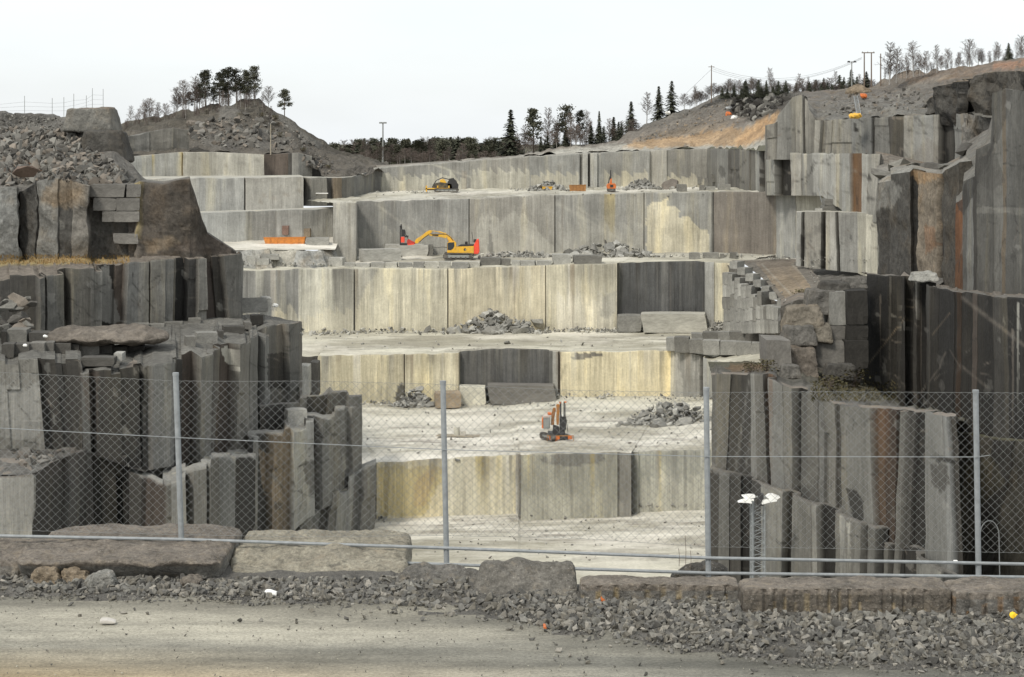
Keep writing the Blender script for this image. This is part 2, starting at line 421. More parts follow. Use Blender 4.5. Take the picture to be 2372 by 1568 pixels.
fC3 = face('quarry_face', C3, [(622,0,'g'),(690,.1,'g'),(819,.2,'p'),(823,-.2,'m'),(1036,.05,'c'),(1039,-.25,'e'),(1262,.15,'c'),(1265,-.2,'e'),(1429,0,'c'),(1633,-1.3,(.105,.105,.10)),(1655,.2,'l'),(1692,0,'c')],
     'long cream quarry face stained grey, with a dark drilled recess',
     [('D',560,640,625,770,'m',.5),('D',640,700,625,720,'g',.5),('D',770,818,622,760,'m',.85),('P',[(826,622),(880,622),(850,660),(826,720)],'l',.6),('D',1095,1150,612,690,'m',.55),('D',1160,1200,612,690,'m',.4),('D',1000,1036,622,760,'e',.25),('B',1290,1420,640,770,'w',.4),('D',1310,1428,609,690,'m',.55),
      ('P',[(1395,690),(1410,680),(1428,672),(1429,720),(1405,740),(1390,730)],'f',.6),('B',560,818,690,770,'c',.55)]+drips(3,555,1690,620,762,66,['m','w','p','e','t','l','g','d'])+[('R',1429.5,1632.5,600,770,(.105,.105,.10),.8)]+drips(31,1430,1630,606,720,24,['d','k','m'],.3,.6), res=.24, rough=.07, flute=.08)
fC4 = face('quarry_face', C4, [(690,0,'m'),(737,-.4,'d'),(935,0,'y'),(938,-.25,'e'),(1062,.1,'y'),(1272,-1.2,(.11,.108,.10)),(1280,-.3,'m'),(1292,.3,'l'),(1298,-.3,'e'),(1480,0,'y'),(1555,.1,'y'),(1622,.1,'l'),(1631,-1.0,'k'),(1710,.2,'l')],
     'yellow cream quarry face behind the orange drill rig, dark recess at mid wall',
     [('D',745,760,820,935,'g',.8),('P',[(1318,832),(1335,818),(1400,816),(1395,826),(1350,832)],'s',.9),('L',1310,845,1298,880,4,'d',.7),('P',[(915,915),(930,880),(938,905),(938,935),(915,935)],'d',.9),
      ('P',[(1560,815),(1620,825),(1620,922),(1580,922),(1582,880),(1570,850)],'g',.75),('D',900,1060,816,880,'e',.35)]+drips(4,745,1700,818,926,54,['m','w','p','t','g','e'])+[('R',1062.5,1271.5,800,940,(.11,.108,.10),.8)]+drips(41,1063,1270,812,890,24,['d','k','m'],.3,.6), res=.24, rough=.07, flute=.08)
fC5 = face('quarry_face', C5, [(872,-.2,'d'),(1030,0,'y'),(1196,.15,'c'),(1201,.25,'w'),(1206,-.3,'k'),(1430,.1,(.33,.31,.24)),(1436,-.1,'m'),(1462,.1,'g'),(1478,-1.1,'d'),(1670,0,(.34,.33,.27))],
     'lowest quarry face, ochre on its left half and grey on its right',
     [('P',[(880,1195),(876,1085),(920,1075),(950,1085),(1000,1075),(1028,1090),(1020,1120),(1000,1150),(985,1195)],'n',.55),('P',[(960,1120),(985,1090),(1010,1085),(1000,1130),(985,1170),(960,1175)],'o',.35),('D',1100,1135,1055,1185,'n',.45),('D',880,1025,1060,1095,'g',.6),
      ('P',[(1250,1060),(1290,1050),(1400,1047),(1400,1070),(1330,1080),(1260,1075)],'m',.8),('B',1480,1665,1075,1175,'p',.7),('B',1210,1440,1120,1200,'p',.3)]+drips(5,870,1665,1055,1190,50,['m','w','p','t','s','e','n']), res=.24, rough=.07, flute=.08)

def tops(f): return [(u, vt, Y) for u, vt, vb, Y in f]
def bases(f): return [(u, vb, Y) for u, vt, vb, Y in f]
sheet('bench_ground', [fC2, [(690,462,322)]+bases(C1)+[(1800,438,300)]], ['f','p'], [('R',1000,1130,440,458,'s',.35)]+tracks(1,800,1700,442,466,14), n=160, sub=24, rough=.3)
sheet('bench_ground', [fC3, [(520,606,296),(770,606,296)]+[(u,v,Y+.6) for u,v,Y in bases(C2)]], ['p','f'], tracks(2,600,1600,590,620,12), n=160, sub=20, rough=.25)
sheet('bench_ground', [fC4, [(640,766,282)]+[(u,v,Y+3) for u,v,Y in bases(C3)]+[(1900,780,250)]], ['p','p'], tracks(3,690,1600,768,815,40), n=160, sub=40, rough=.15)
sheet('bench_ground', [fC5, [(700,930,256)]+[(u,v,Y+3) for u,v,Y in bases(C4)]], ['w','p'], [('P',[(1000,1030),(1150,1000),(1300,1010),(1280,1045),(1100,1050)],'w',.7)]+tracks(4,830,1600,945,1045,60), n=160, sub=60, rough=.12)
sheet('bench_ground', [[(640,1110,210),(868,1073,212.5)],[(640,930,256),(800,928,256)]], ['w','p'], n=30, sub=10, rough=.12)
sheet('quarry_floor', [[(-500,2006,110),(2900,2006,110)], [(300,1310,188),(2100,1310,188)], [(600,1210,210)]+[(u,v,Y+1.5) for u,v,Y in bases(C5)]+[(1800,1172,214)]], ['p','p','w'],
      [('L',880,1238,1300,1228,5,'e',.7),('L',1180,1200,1480,1188,7,'d',.9),('L',1400,1250,1640,1265,9,'e',.6),('L',1350,1290,1640,1240,6,'e',.6),('L',1180,1170,1210,1225,7,'w',.8),('L',880,1190,1200,1195,6,'w',.8)]+tracks(5,880,1600,1200,1300,70), n=240, sub=[10,50], rough=.12)

# ================================================================ QUARRY: upper left tiers
UL1 = [(285,364,414,316),(420,352,414,322),(500,352,413,325),(612,358,410,326),(616,358,410,329),(690,354,410,330),(722,362,412,332),(750,384,414,335)]
UL2 = [(300,414,492,300),(452,412,492,304),(570,412,490,306),(702,410,486,309),(706,410,466,313),(780,412,466,318),(812,410,466,322),(868,394,452,341)]
UL3 = [(420,494,556,291),(570,490,556,294),(702,485,554,297),(776,482,550,300)]
face('quarry_face', UL1, [(350,.1,'l'),(420,0,'l'),(424,-.3,'t'),(500,.1,'f'),(612,0,'f'),(668,-.8,'b'),(676,-.2,'d'),(720,.3,'g'),(750,0,'d')], 'pale uppermost quarry face at the foot of the wooded hill',
     [('D',352,358,365,412,'n',.7),('D',418,424,352,412,'n',.6),('L',520,385,612,368,2,'s',.6),('L',430,375,500,360,2,'s',.4)], tf=1.13, res=.6, cap=3, captone='e')
face('quarry_face', UL2, [(452,0,'l'),(565,.1,'l'),(569,-.4,'m'),(702,.1,'l'),(718,-1.5,'k'),(755,.2,'g'),(772,-.6,'d'),(790,.2,'t'),(812,.1,'m'),(868,0,'m')], 'greenish grey middle quarry face on the upper left terraces',
     [('L',580,475,700,440,2,'t',.6),('L',590,480,620,440,2,'t',.5),('D',520,540,412,470,'s',.3),('D',570,700,410,425,'s',.4)], tf=1.13, res=.6, cap=20, captone='f')
face('quarry_face', UL3, [(470,0,'l'),(570,.1,'l'),(640,-.1,'g'),(700,.1,'l'),(776,0,'l')], 'low pale quarry face behind the orange steel trough', [('D',480,776,484,530,'m',.4)], tf=1.13, res=.6, cap=6, captone='f')
sheet('bench_ground', [[(500,580,284),(776,578,286)],[(480,552,296),(790,546,302)]], ['w','w'], n=60, sub=8, rough=.15)
face('quarry_face', [(490,577,624,284),(560,580,622,283),(640,574,620,285),(700,580,616,284),(774,574,612,288)], [(585,0,'l'),(620,.8,'l'),(690,-.5,'f'),(735,.6,'l'),(776,0,'g')], 'low broken ledge of pale stone left of the excavator', [('L',690,590,760,600,3,'s',.5)], res=.5, rough=.5, mat=MR, slant=2.5)

# ================================================================ QUARRY: left side (dark panels paint in the shade of side faces)
LA = [(-70,436,600,207),(38,434,600,208),(45,446,600,210),(100,416,598,207),(150,407,598,206),(200,430,598,206),(206,432,596,209.5),(322,426,594,209.5),(327,420,592,208),(380,424,592,207),(440,412,592,207),(455,452,592,207.5),(464,500,592,208),(482,540,590,209),(536,574,588,211),(549,584,590,212)]
LB = [(-70,642,772,191),(84,634,766,194),(161,620,764,197),(234,616,760,199),(311,605,752,202),(399,598,744,205),(476,590,736,208),(549,582,730,211),(554,584,726,219),(558,604,712,240)]
LC = [(-70,828,1045,170),(180,828,1045,172),(184,864,1060,171),(300,846,1090,173),(381,832,1125,175),(386,831,1125,177),(476,806,1075,183),(560,788,1035,191),(611,762,1010,199),(614,757,1000,201),(685,741,935,207),(689,744,925,213),(690,748,915,221)]
LD2 = [(605,940,1020,196),(690,934,1000,201),(692,922,1000,201),(760,916,975,204),(762,909,975,204),(826,906,970,207),(827,909,965,213)]
LD = [(470,1062,1240,180),(576,1052,1225,187),(578,1012,1225,188),(655,1004,1200,193),(658,990,1200,193),(702,984,1160,197),(704,968,1160,197),(770,962,1125,202),(772,948,1120,202),(826,940,1076,207),(827,944,1072,213)]
LE = [(560,1232,1330,189),(645,1222,1310,195),(648,1190,1310,195),(735,1178,1290,200),(738,1146,1290,200),(798,1130,1250,203),(800,1100,1250,203),(864,1074,1212,207),(866,1076,1204,213)]
LF = [(-70,1102,1330,148),(74,1099,1330,148),(79,1097,1330,149),(140,1060,1330,160),(200,1042,1330,170)]
LG = [(190,1050,1330,171),(300,1054,1330,172),(303,1092,1330,169),(378,1124,1330,166),(430,1108,1330,167),(433,1082,1330,170),(484,1072,1330,172),(487,1056,1330,176),(600,1060,1330,184)]
face('quarry_face', LA, [(40,.2,'g'),(48,-.3,'k'),(84,0,'d'),(90,-.3,'k'),(135,.1,'m'),(168,-.2,'d'),(206,.2,'s'),(300,0,'s'),(327,.5,'e'),(549,0,(.092,.082,.07))], 'dark brown broken rock face at upper left above the grassy ledge',
     [('P',[(300,424),(325,420),(330,450),(328,545),(312,555),(318,500),(305,450)],'n',.45),('P',[(100,440),(130,415),(190,420),(205,470),(150,485),(95,470)],'t',.6),('P',[(330,560),(400,545),(420,560),(380,580),(340,585)],'t',.5),('P',[(480,540),(536,574),(536,588),(430,588),(400,570)],'b',.6),
      ('P',[(80,460),(110,470),(150,520),(140,530),(100,490)],'g',.6),('L',200,455,300,458,1.6,'k',.7),('L',200,486,300,487,1.6,'k',.7),('L',205,512,300,512,1.6,'k',.7),('L',250,430,250,455,2,'k',.6),('L',235,487,235,512,2,'k',.6)],
     res=.35, rough=.5, mat=MR, chip=.3, cap=9, captone='s')
fLB = face('quarry_face', LB, [(84,-.5,'s'),(98,.5,'m'),(104,-.8,'k'),(142,.7,'g'),(160,-.9,'d'),(212,.9,'g'),(234,.3,'l'),(276,-1.6,'k'),(292,-1.1,'b'),(340,.6,'g'),(344,-.2,'d'),(398,.5,'g'),(416,-1.0,'m'),(438,-1.7,'k'),(455,-.2,'d'),(474,.8,'l'),(500,-1.3,'b'),(516,-.6,'d'),(549,.9,'g'),(560,.5,'g')],
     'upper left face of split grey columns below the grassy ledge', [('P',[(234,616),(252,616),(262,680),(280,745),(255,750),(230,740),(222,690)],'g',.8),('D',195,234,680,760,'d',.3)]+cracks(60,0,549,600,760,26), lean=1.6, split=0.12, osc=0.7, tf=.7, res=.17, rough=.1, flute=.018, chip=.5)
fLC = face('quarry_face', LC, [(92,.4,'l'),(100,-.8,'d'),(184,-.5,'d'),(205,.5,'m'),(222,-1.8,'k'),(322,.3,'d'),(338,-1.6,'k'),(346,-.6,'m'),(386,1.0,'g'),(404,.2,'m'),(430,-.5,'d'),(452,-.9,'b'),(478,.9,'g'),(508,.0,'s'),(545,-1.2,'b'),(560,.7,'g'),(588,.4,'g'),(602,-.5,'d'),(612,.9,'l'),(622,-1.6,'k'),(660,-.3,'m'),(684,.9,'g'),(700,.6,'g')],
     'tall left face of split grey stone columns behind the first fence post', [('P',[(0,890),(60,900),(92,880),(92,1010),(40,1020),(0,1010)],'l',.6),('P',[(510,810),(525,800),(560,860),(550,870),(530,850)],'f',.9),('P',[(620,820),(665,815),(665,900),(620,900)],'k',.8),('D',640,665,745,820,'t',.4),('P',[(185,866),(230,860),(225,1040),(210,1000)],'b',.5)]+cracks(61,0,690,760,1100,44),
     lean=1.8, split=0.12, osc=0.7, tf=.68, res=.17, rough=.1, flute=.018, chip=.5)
face('quarry_face', LD2, [(660,-.3,'d'),(705,.5,'m'),(760,-.8,'d'),(800,.2,'m'),(831,.8,'g')], 'dark ledge block with a whitish dusty top, left of the drill rig', (), lean=0.8, split=0.1, osc=0.6, tf=.72, flute=.018, res=.4, rough=.07, cap=5, captone='m', chip=.3)
face('quarry_face', LD, [(500,.2,'m'),(575,-1.2,'d'),(590,.6,'g'),(630,-1.3,'d'),(668,.2,'t'),(716,.9,'l'),(738,-1.0,'d'),(760,.6,'g'),(790,.9,'g'),(806,-.2,'m'),(840,.8,'g')],
     'left pillars of pale split stone at the corner left of the drill rig', ext=1.7, paints=[('P',[(600,1040),(640,1060),(650,1150),(625,1180),(605,1120)],'t',.6),('P',[(700,1075),(738,1060),(742,1130),(715,1150)],'d',.7)]+cracks(62,580,826,950,1180,20), lean=1.4, split=0.12, osc=0.6, tf=.76, res=.17, rough=.1, flute=.018, cap=12, captone='g', chip=.5)
face('quarry_face', LE, [(650,0,'m'),(690,.4,'d'),(738,.6,'g'),(760,-.4,'d'),(812,.6,'g'),(838,-.3,'m'),(864,.6,'g'),(870,.3,'g')], 'lowest left stepped face beside the ochre wall', cracks(68,650,864,1080,1240,12), lean=1.2, split=0.1, osc=0.6, tf=.78, res=.4, rough=.07, flute=.018, cap=14, captone='l', chip=.5)
face('quarry_face', LF, [(75,.2,'g'),(140,0,'k'),(160,-.6,'k'),(200,0,'d')], 'big flat topped stone block in the lower left corner behind the fence', [('R',0,75,1095,1106,'b',.7),('D',80,200,1040,1120,'b',.3)], res=.35, rough=.2, cap=0)
sheet('ledge_ground', [[(-70,1102,148),(74,1099,148.3),(140,1062,160),(200,1044,170)],[(-70,1040,171),(30,1040,171),(120,1042,172),(200,1044,173)]], ['s','s'], [('P',[(50,1060),(110,1062),(90,1085),(40,1082)],'g',.6)], n=40, sub=10, rough=.5, mat=MS)
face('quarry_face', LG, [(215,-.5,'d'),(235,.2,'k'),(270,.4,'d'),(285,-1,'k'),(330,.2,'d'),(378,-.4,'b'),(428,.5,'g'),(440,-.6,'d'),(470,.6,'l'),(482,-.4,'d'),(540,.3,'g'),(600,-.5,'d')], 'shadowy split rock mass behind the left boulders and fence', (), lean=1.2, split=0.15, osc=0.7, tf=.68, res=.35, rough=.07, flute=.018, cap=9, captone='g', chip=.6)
# ledges on the left
sheet('ledge_ground', [fLB, [(u,v,Y+1) for u,v,Y in bases(LA)]], ['e','e'], [('P',[(-60,600),(60,590),(200,590),(290,592),(240,606),(100,612),(-60,616)],'n',.55),('P',[(80,596),(200,594),(180,602),(100,606)],'o',.6)], n=80, sub=8, rough=.3, mat=MS)
sheet('ledge_ground', [fLC, [(u,v,Y+1.5) for u,v,Y in bases(LB)][:8]+[(600,726,224),(690,746,222)]], ['m','m'], n=80, sub=8, rough=.3, mat=MS)
sheet('ledge_ground', [[(-70,1046,168),(200,1048,170),(330,1092,168),(470,1066,181)],[(-70,1040,173),(180,1042,174),(381,1100,178),(480,1060,186)]], ['d','d'], n=40, sub=4, rough=.3, mat=MS)
# the rubble hill above the left wall
sheet('rubble_slope', [[(-80,450,209),(0,450,209.5),(60,452,211),(130,424,209.5),(210,446,212),(260,442,213),(310,436,214),(345,434,214)],
      [(-80,350,226),(0,345,226),(60,345,225),(130,345,224),(210,345,222),(260,352,220),(300,395,219),(340,424,219)],
      [(-80,250,243),(0,254,242),(60,262,240),(130,267,238),(200,284,234),(262,300,228),(298,380,225),(340,430,224)],
      [(-80,300,290),(0,300,290),(60,310,285),(130,320,280),(200,330,270),(262,360,250),(298,420,240),(340,450,235)]], ['s','s','s','s'],
      [('P',[(20,370),(70,355),(100,370),(95,410),(40,410),(10,395)],(.16,.09,.055),.8),('P',[(0,256),(60,262),(130,268),(130,285),(0,290)],'d',.4)], n=90, sub=[16,16,6], rough=.9, mat=MS, freq=.25, edgefix=False)
# wooded hill behind it
sheet('hill', [[(240,372,318),(420,354,326),(612,360,331),(690,356,335),(745,402,324),(800,412,322),(866,400,336),(900,396,346)],
      [(240,330,345),(340,318,348),(480,300,350),(600,290,352),(690,325,350),(760,362,352),(900,388,360)],
      [(240,305,372),(300,284,374),(400,262,376),(480,243,378),(540,236,378),(600,232,378),(640,253,378),(700,297,378),(750,335,378),(810,356,380),(900,376,385)],
      [(240,400,450),(480,380,450),(600,380,450),(750,392,450),(900,400,450)]], [(.125,.112,.092),(.115,.102,.082),(.095,.085,.066),'v'],
      [('P',[(500,240),(540,236),(560,260),(545,285),(510,275)],'s',.8),('P',[(440,300),(500,290),(560,300),(640,300),(700,340),(620,345),(480,345)],'s',.6),('P',[(640,255),(750,335),(740,345),(650,290)],'m',.5)], n=110, sub=[12,12,5], rough=1.3, mat=MS, freq=.2, edgefix=False)
face('quarry_face', [(268,322,366,322),(340,306,362,325),(400,296,360,327),(440,302,358,329)], [(345,.2,'m'),(400,0,'m'),(440,-.2,'m')], 'dull grey smooth rock face half way up the wooded hill', (), res=.6, cap=4, captone='s', rough=.3)

# ================================================================ far ground and the right hill
def plane_sheet(name, x0, x1, y0, y1, z, tone, mat, n=60, sub=60, rough=.8):
    V, K, Fc = [], [], []
    for i in range(sub+1):
        for j in range(n+1):
            p = Vector((x0+(x1-x0)*j/n, y0+(y1-y0)*(i/sub)**2, z)); p.z += rough*fbm(p*.02, 3); V.append(p); K.append(T[tone])
    m = n+1; Fc = [(i*m+j, i*m+j+1, (i+1)*m+j+1, (i+1)*m+j) for i in range(sub) for j in range(n)]
    return tag(toned(name, V, Fc, K, mat), kind='structure')
plane_sheet('ground', -2500, 2500, 343, 6000, -6.2, 'v', MS)
sheet('bank', [fC1, [(860,384,356),(1040,372,358),(1225,358,360),(1500,346,362),(1645,342,362)]], ['f','e'], n=60, sub=4, rough=.3, mat=MS)
sheet('hill', [[(1040,379,352),(1180,370,348),(1270,358,348),(1440,346.5,344),(1560,345,341),(1650,343,338.2),(1720,343,312),(1772,345,285),(1800,330,282),(1850,300,282),(1900,285,280)],
      [(1040,377,380),(1180,367,380),(1270,352,376),(1440,332,372),(1560,316,366),(1650,300,362),(1720,285,350),(1772,262,335),(1800,255,325),(1850,240,318),(1900,240,312)],
      [(1040,377,430),(1180,365,425),(1270,348,420),(1430,330,412),(1480,292,402),(1580,256,392),(1680,217,386),(1800,216,376),(1850,214,368),(1900,213,362),(2030,204,350)],
      [(1040,390,520),(1270,380,500),(1440,370,480),(1580,340,460),(1680,320,450),(1800,320,450),(2030,300,450)]], ['f','e','s','v'],
      [('P',[(1430,342),(1480,325),(1560,316),(1640,308),(1700,292),(1720,300),(1780,275),(1800,255),(1806,266),(1790,290),(1770,318),(1720,338),(1640,338),(1500,342)],'o',.75),('P',[(1700,340),(1720,310),(1790,262),(1806,258),(1790,290),(1765,318),(1715,345)],(.46,.30,.16),.8),('P',[(1480,315),(1560,300),(1640,290),(1690,280),(1680,300),(1560,318)],'t',.5),
       ('P',[(1680,222),(1870,215),(1850,245),(1790,262),(1740,280),(1690,262)],'k',.7),('P',[(1265,350),(1440,330),(1460,340),(1420,345),(1290,357)],'f',.5)], n=140, sub=[12,12,5], rough=.9, mat=MS, freq=.25, edgefix=False)

# ================================================================ QUARRY: right side
R1 = [(1771,289,357,283),(1795,284,357,282),(1801,268,357,281),(1838,225,357,280),(1858,219,357,279),(1872,231,357,278),(1876,252,357,277),(1889,278,357,277),(2020,272,358,268),(2100,268,385,262),(2208,264,400,254),(2245,262,430,246)]
R2 = [(1640,343,443,338),(1720,345,441,312),(1800,353,440,283),(1912,354,440,266),(1960,355,480,258),(2033,355,500,250),(2037,360,500,262)]
R3 = [(1799,444,600,289),(1843,441,600,283),(1915,440,600,274),(1960,470,560,268)]
R3b = [(1842,492,602,262),(1870,490,606,260),(1990,492,618,254),(2030,496,634,250),(2036,498,634,264)]
R4 = [(2028,424,650,236),(2062,418,650,230),(2064,404,650,230),(2110,398,650,223),(2112,390,650,223),(2134,396,650,220),(2178,402,650,214),(2184,402,660,207),(2222,376,676,201),(2250,372,690,201)]
R5 = [(2213,470,672,198),(2230,462,672,195),(2232,420,672,194),(2258,408,674,188),(2260,346,674,187),(2296,330,678,180),(2299,216,678,178),(2330,206,680,174),(2372,210,682,168),(2450,202,684,160)]
R6 = [(2006,634,968,173),(2095,640,968,167),(2100,640,968,168),(2150,656,970,166),(2156,662,975,159),(2214,672,1005,153),(2300,686,1020,145),(2372,690,1030,138),(2450,692,1034,130)]
R7 = [(1652,864,1190,154),(1664,860,1190,150),(1775,867,1190,147),(1838,893,1230,144),(1941,933,1260,138),(2022,941,1290,133),(2096,948,1320,129),(2150,952,1360,126),(2200,958,1400,122.5),(2216,962,1400,122)]
R7b = [(1640,1092,1620,151),(1646,1090,1620,148.6),(1741,1110,1620,146.6),(1850,1152,1620,141.4),(1940,1188,1620,136.6),(2034,1226,1620,131),(2036,1262,1620,131),(2100,1274,1620,127),(2200,1330,1620,121),(2300,1400,1620,114)]
face('quarry_face', R1, [(1778,-.3,'m'),(1795,.2,'g'),(1802,-.5,'d'),(1862,.5,'g'),(1866,-.6,'k'),(1888,.2,'g'),(1905,.6,'l'),(1917,-.4,'m'),(1975,.1,'g'),(2021,.2,'g'),(2026,-.6,'d'),(2060,.1,'m'),(2098,-.1,'d'),(2180,.6,'g'),(2214,-1,'k'),(2245,.4,'g')],
     'upper right grey face with a pointed shoulder above two lower tiers', [('P',[(1978,285),(1984,285),(1992,312),(1978,304)],'k',.95),('L',2130,290,2200,300,4,'d',.6),('P',[(2190,300),(2208,265),(2212,390),(2200,380)],'d',.7),('P',[(2225,262),(2245,262),(2245,430),(2232,400)],'t',.5),('P',[(2150,320),(2190,350),(2180,385),(2100,390),(2100,370)],'e',.4)]+cracks(63,1771,2240,230,380,24), lean=1.0, split=0.05, osc=0.7, tf=0.92, res=.45, rough=.07, flute=.018)
face('quarry_face', R2, [(1665,.2,'m'),(1690,.2,'g'),(1717,-.3,'s'),(1741,.3,'g'),(1757,.1,'m'),(1766,.5,'l'),(1776,-.6,'d'),(1784,.2,'m'),(1801,.6,'f'),(1830,-1.1,'k'),(1836,-.6,'d'),(1860,.3,'l'),(1889,.1,'g'),(1942,.5,'l'),(1955,.2,'g'),(1973,.5,'l'),(1998,-.4,(.12,.075,.045)),(2004,-.4,'d'),(2037,.6,'l')],
     'second right tier of split pale columns with a brown stripe', [('D',1860,1868,356,436,'w',.4),('P',[(1760,378),(1763,378),(1763,430),(1759,430)],'k',.8),('P',[(2008,410),(2012,400),(2022,420),(2008,420)],'k',.8),('D',1925,1945,370,430,'f',.5)]+cracks(64,1650,2036,345,470,22), lean=1.2, split=0.06, osc=0.8, tf=0.95, res=.45, rough=.07, flute=.018)
face('quarry_face', R3, [(1845,.1,'l'),(1915,0,'p'),(1960,0,'m')], 'pale smooth face between the ladder and the dark streaked wall', [('L',1800,500,1850,486,2,'w',.5),('D',1845,1912,441,490,'e',.3)], res=.5)
face('quarry_face', R3b, [(1853,-.2,'l'),(1866,-.9,'k'),(1904,.2,'l'),(1917,-1.0,'k'),(1940,.4,'l'),(1947,-.7,'d'),(1992,.3,'l'),(2036,.5,'p')],
     'projecting pale columns under the stack of dark blocks', [('D',1840,2036,492,520,'m',.35),('P',[(1853,545),(1866,540),(1866,590),(1853,600)],'k',.7),('L',1900,500,1904,600,1,'d',.5),('D',2020,2036,500,600,'s',.4)]+cracks(70,1842,2034,495,610,8), lean=0.8, split=0.04, osc=0.8, tf=1, res=.4, rough=.07, flute=.018, cap=14, captone='f')
fR4 = face('quarry_face', R4, [(2062,-.5,'d'),(2110,.2,'d'),(2134,-.8,'k'),(2178,.9,(.20,.17,.13)),(2186,-.6,'k'),(2252,.2,'d')], 'dark ragged rock mass with a tan slab right of the pale columns',
     [('P',[(2112,392),(2178,402),(2170,415),(2130,425),(2115,412)],'o',.5),('P',[(2030,430),(2060,410),(2090,440),(2070,480),(2030,485)],'g',.6),('D',2040,2060,500,640,'k',.5),('P',[(2140,520),(2165,525),(2170,570),(2145,590)],(.24,.13,.07),.5)], res=.35, rough=.3, osc=.6, mat=MR, chip=0)
fR5 = face('quarry_face', R5, [(2231,-.2,(.12,.07,.04)),(2240,.2,'m'),(2254,.4,'g'),(2262,-.5,'d'),(2302,.1,'m'),(2322,.3,'g'),(2330,0,'t'),(2345,.1,'m'),(2450,.2,'m')], 'big smooth grey face at the right edge with a rust stripe',
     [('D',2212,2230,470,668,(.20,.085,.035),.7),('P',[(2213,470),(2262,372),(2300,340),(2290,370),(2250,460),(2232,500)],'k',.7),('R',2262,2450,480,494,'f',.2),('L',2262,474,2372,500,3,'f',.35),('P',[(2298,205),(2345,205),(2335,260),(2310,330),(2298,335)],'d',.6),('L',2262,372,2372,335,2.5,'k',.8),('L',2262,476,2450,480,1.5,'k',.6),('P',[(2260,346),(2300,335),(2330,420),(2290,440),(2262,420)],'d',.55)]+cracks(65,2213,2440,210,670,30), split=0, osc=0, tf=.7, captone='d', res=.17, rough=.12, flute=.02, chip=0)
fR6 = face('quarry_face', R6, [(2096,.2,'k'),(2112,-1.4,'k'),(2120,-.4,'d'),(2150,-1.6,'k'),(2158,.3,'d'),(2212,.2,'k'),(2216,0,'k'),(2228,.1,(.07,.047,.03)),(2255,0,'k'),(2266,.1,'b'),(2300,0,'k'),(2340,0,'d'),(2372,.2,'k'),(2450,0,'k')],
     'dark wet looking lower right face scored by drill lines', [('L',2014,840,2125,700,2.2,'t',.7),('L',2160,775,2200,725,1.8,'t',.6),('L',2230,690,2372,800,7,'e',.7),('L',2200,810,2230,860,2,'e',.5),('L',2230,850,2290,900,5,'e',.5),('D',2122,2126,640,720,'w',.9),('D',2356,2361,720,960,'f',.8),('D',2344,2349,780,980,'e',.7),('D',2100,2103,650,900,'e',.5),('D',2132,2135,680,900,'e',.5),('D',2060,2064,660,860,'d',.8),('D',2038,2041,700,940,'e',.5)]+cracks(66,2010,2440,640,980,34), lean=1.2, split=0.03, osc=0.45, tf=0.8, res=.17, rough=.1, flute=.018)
fR7 = face('quarry_face', R7, [(1690,.2,'m'),(1740,-.2,'d'),(1752,.1,'g'),(1773,.3,'m'),(1789,-1.0,'b'),(1842,.6,'g'),(1860,-1.1,'k'),(1900,.3,'m'),(1936,.1,'g'),(1955,-.4,'d'),(2026,.5,'g'),(2066,-.6,(.085,.062,.045)),(2085,-1.8,'k'),(2096,.2,'m'),(2108,-.6,'d'),(2150,-1.3,'k'),(2206,.5,'g'),(2240,-.4,'d')],  # dark strips put the shade of recessed step faces into the tone
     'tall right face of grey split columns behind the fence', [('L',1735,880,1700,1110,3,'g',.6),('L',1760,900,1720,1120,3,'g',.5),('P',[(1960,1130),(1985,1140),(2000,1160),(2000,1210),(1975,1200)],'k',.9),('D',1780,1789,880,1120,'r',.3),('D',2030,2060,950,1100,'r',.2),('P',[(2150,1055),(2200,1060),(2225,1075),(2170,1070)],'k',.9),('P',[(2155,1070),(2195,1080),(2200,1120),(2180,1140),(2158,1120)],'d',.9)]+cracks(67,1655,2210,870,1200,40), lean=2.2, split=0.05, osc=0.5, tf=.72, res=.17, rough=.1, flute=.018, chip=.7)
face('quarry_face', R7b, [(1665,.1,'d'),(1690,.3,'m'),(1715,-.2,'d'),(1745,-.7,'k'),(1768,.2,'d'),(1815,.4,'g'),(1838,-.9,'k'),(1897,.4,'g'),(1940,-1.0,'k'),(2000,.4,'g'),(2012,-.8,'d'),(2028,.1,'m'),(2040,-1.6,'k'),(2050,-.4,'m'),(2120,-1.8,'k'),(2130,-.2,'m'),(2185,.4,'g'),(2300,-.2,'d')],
     'lowest right face of split columns below a slanting ledge', [('D',1945,1958,1180,1330,'l',.7),('D',1962,1970,1230,1330,'f',.6)]+cracks(69,1645,2200,1110,1340,20), lean=1.8, split=0.08, osc=0.5, tf=.74, res=.17, rough=.1, flute=.018, cap=4, captone='s', chip=.7)
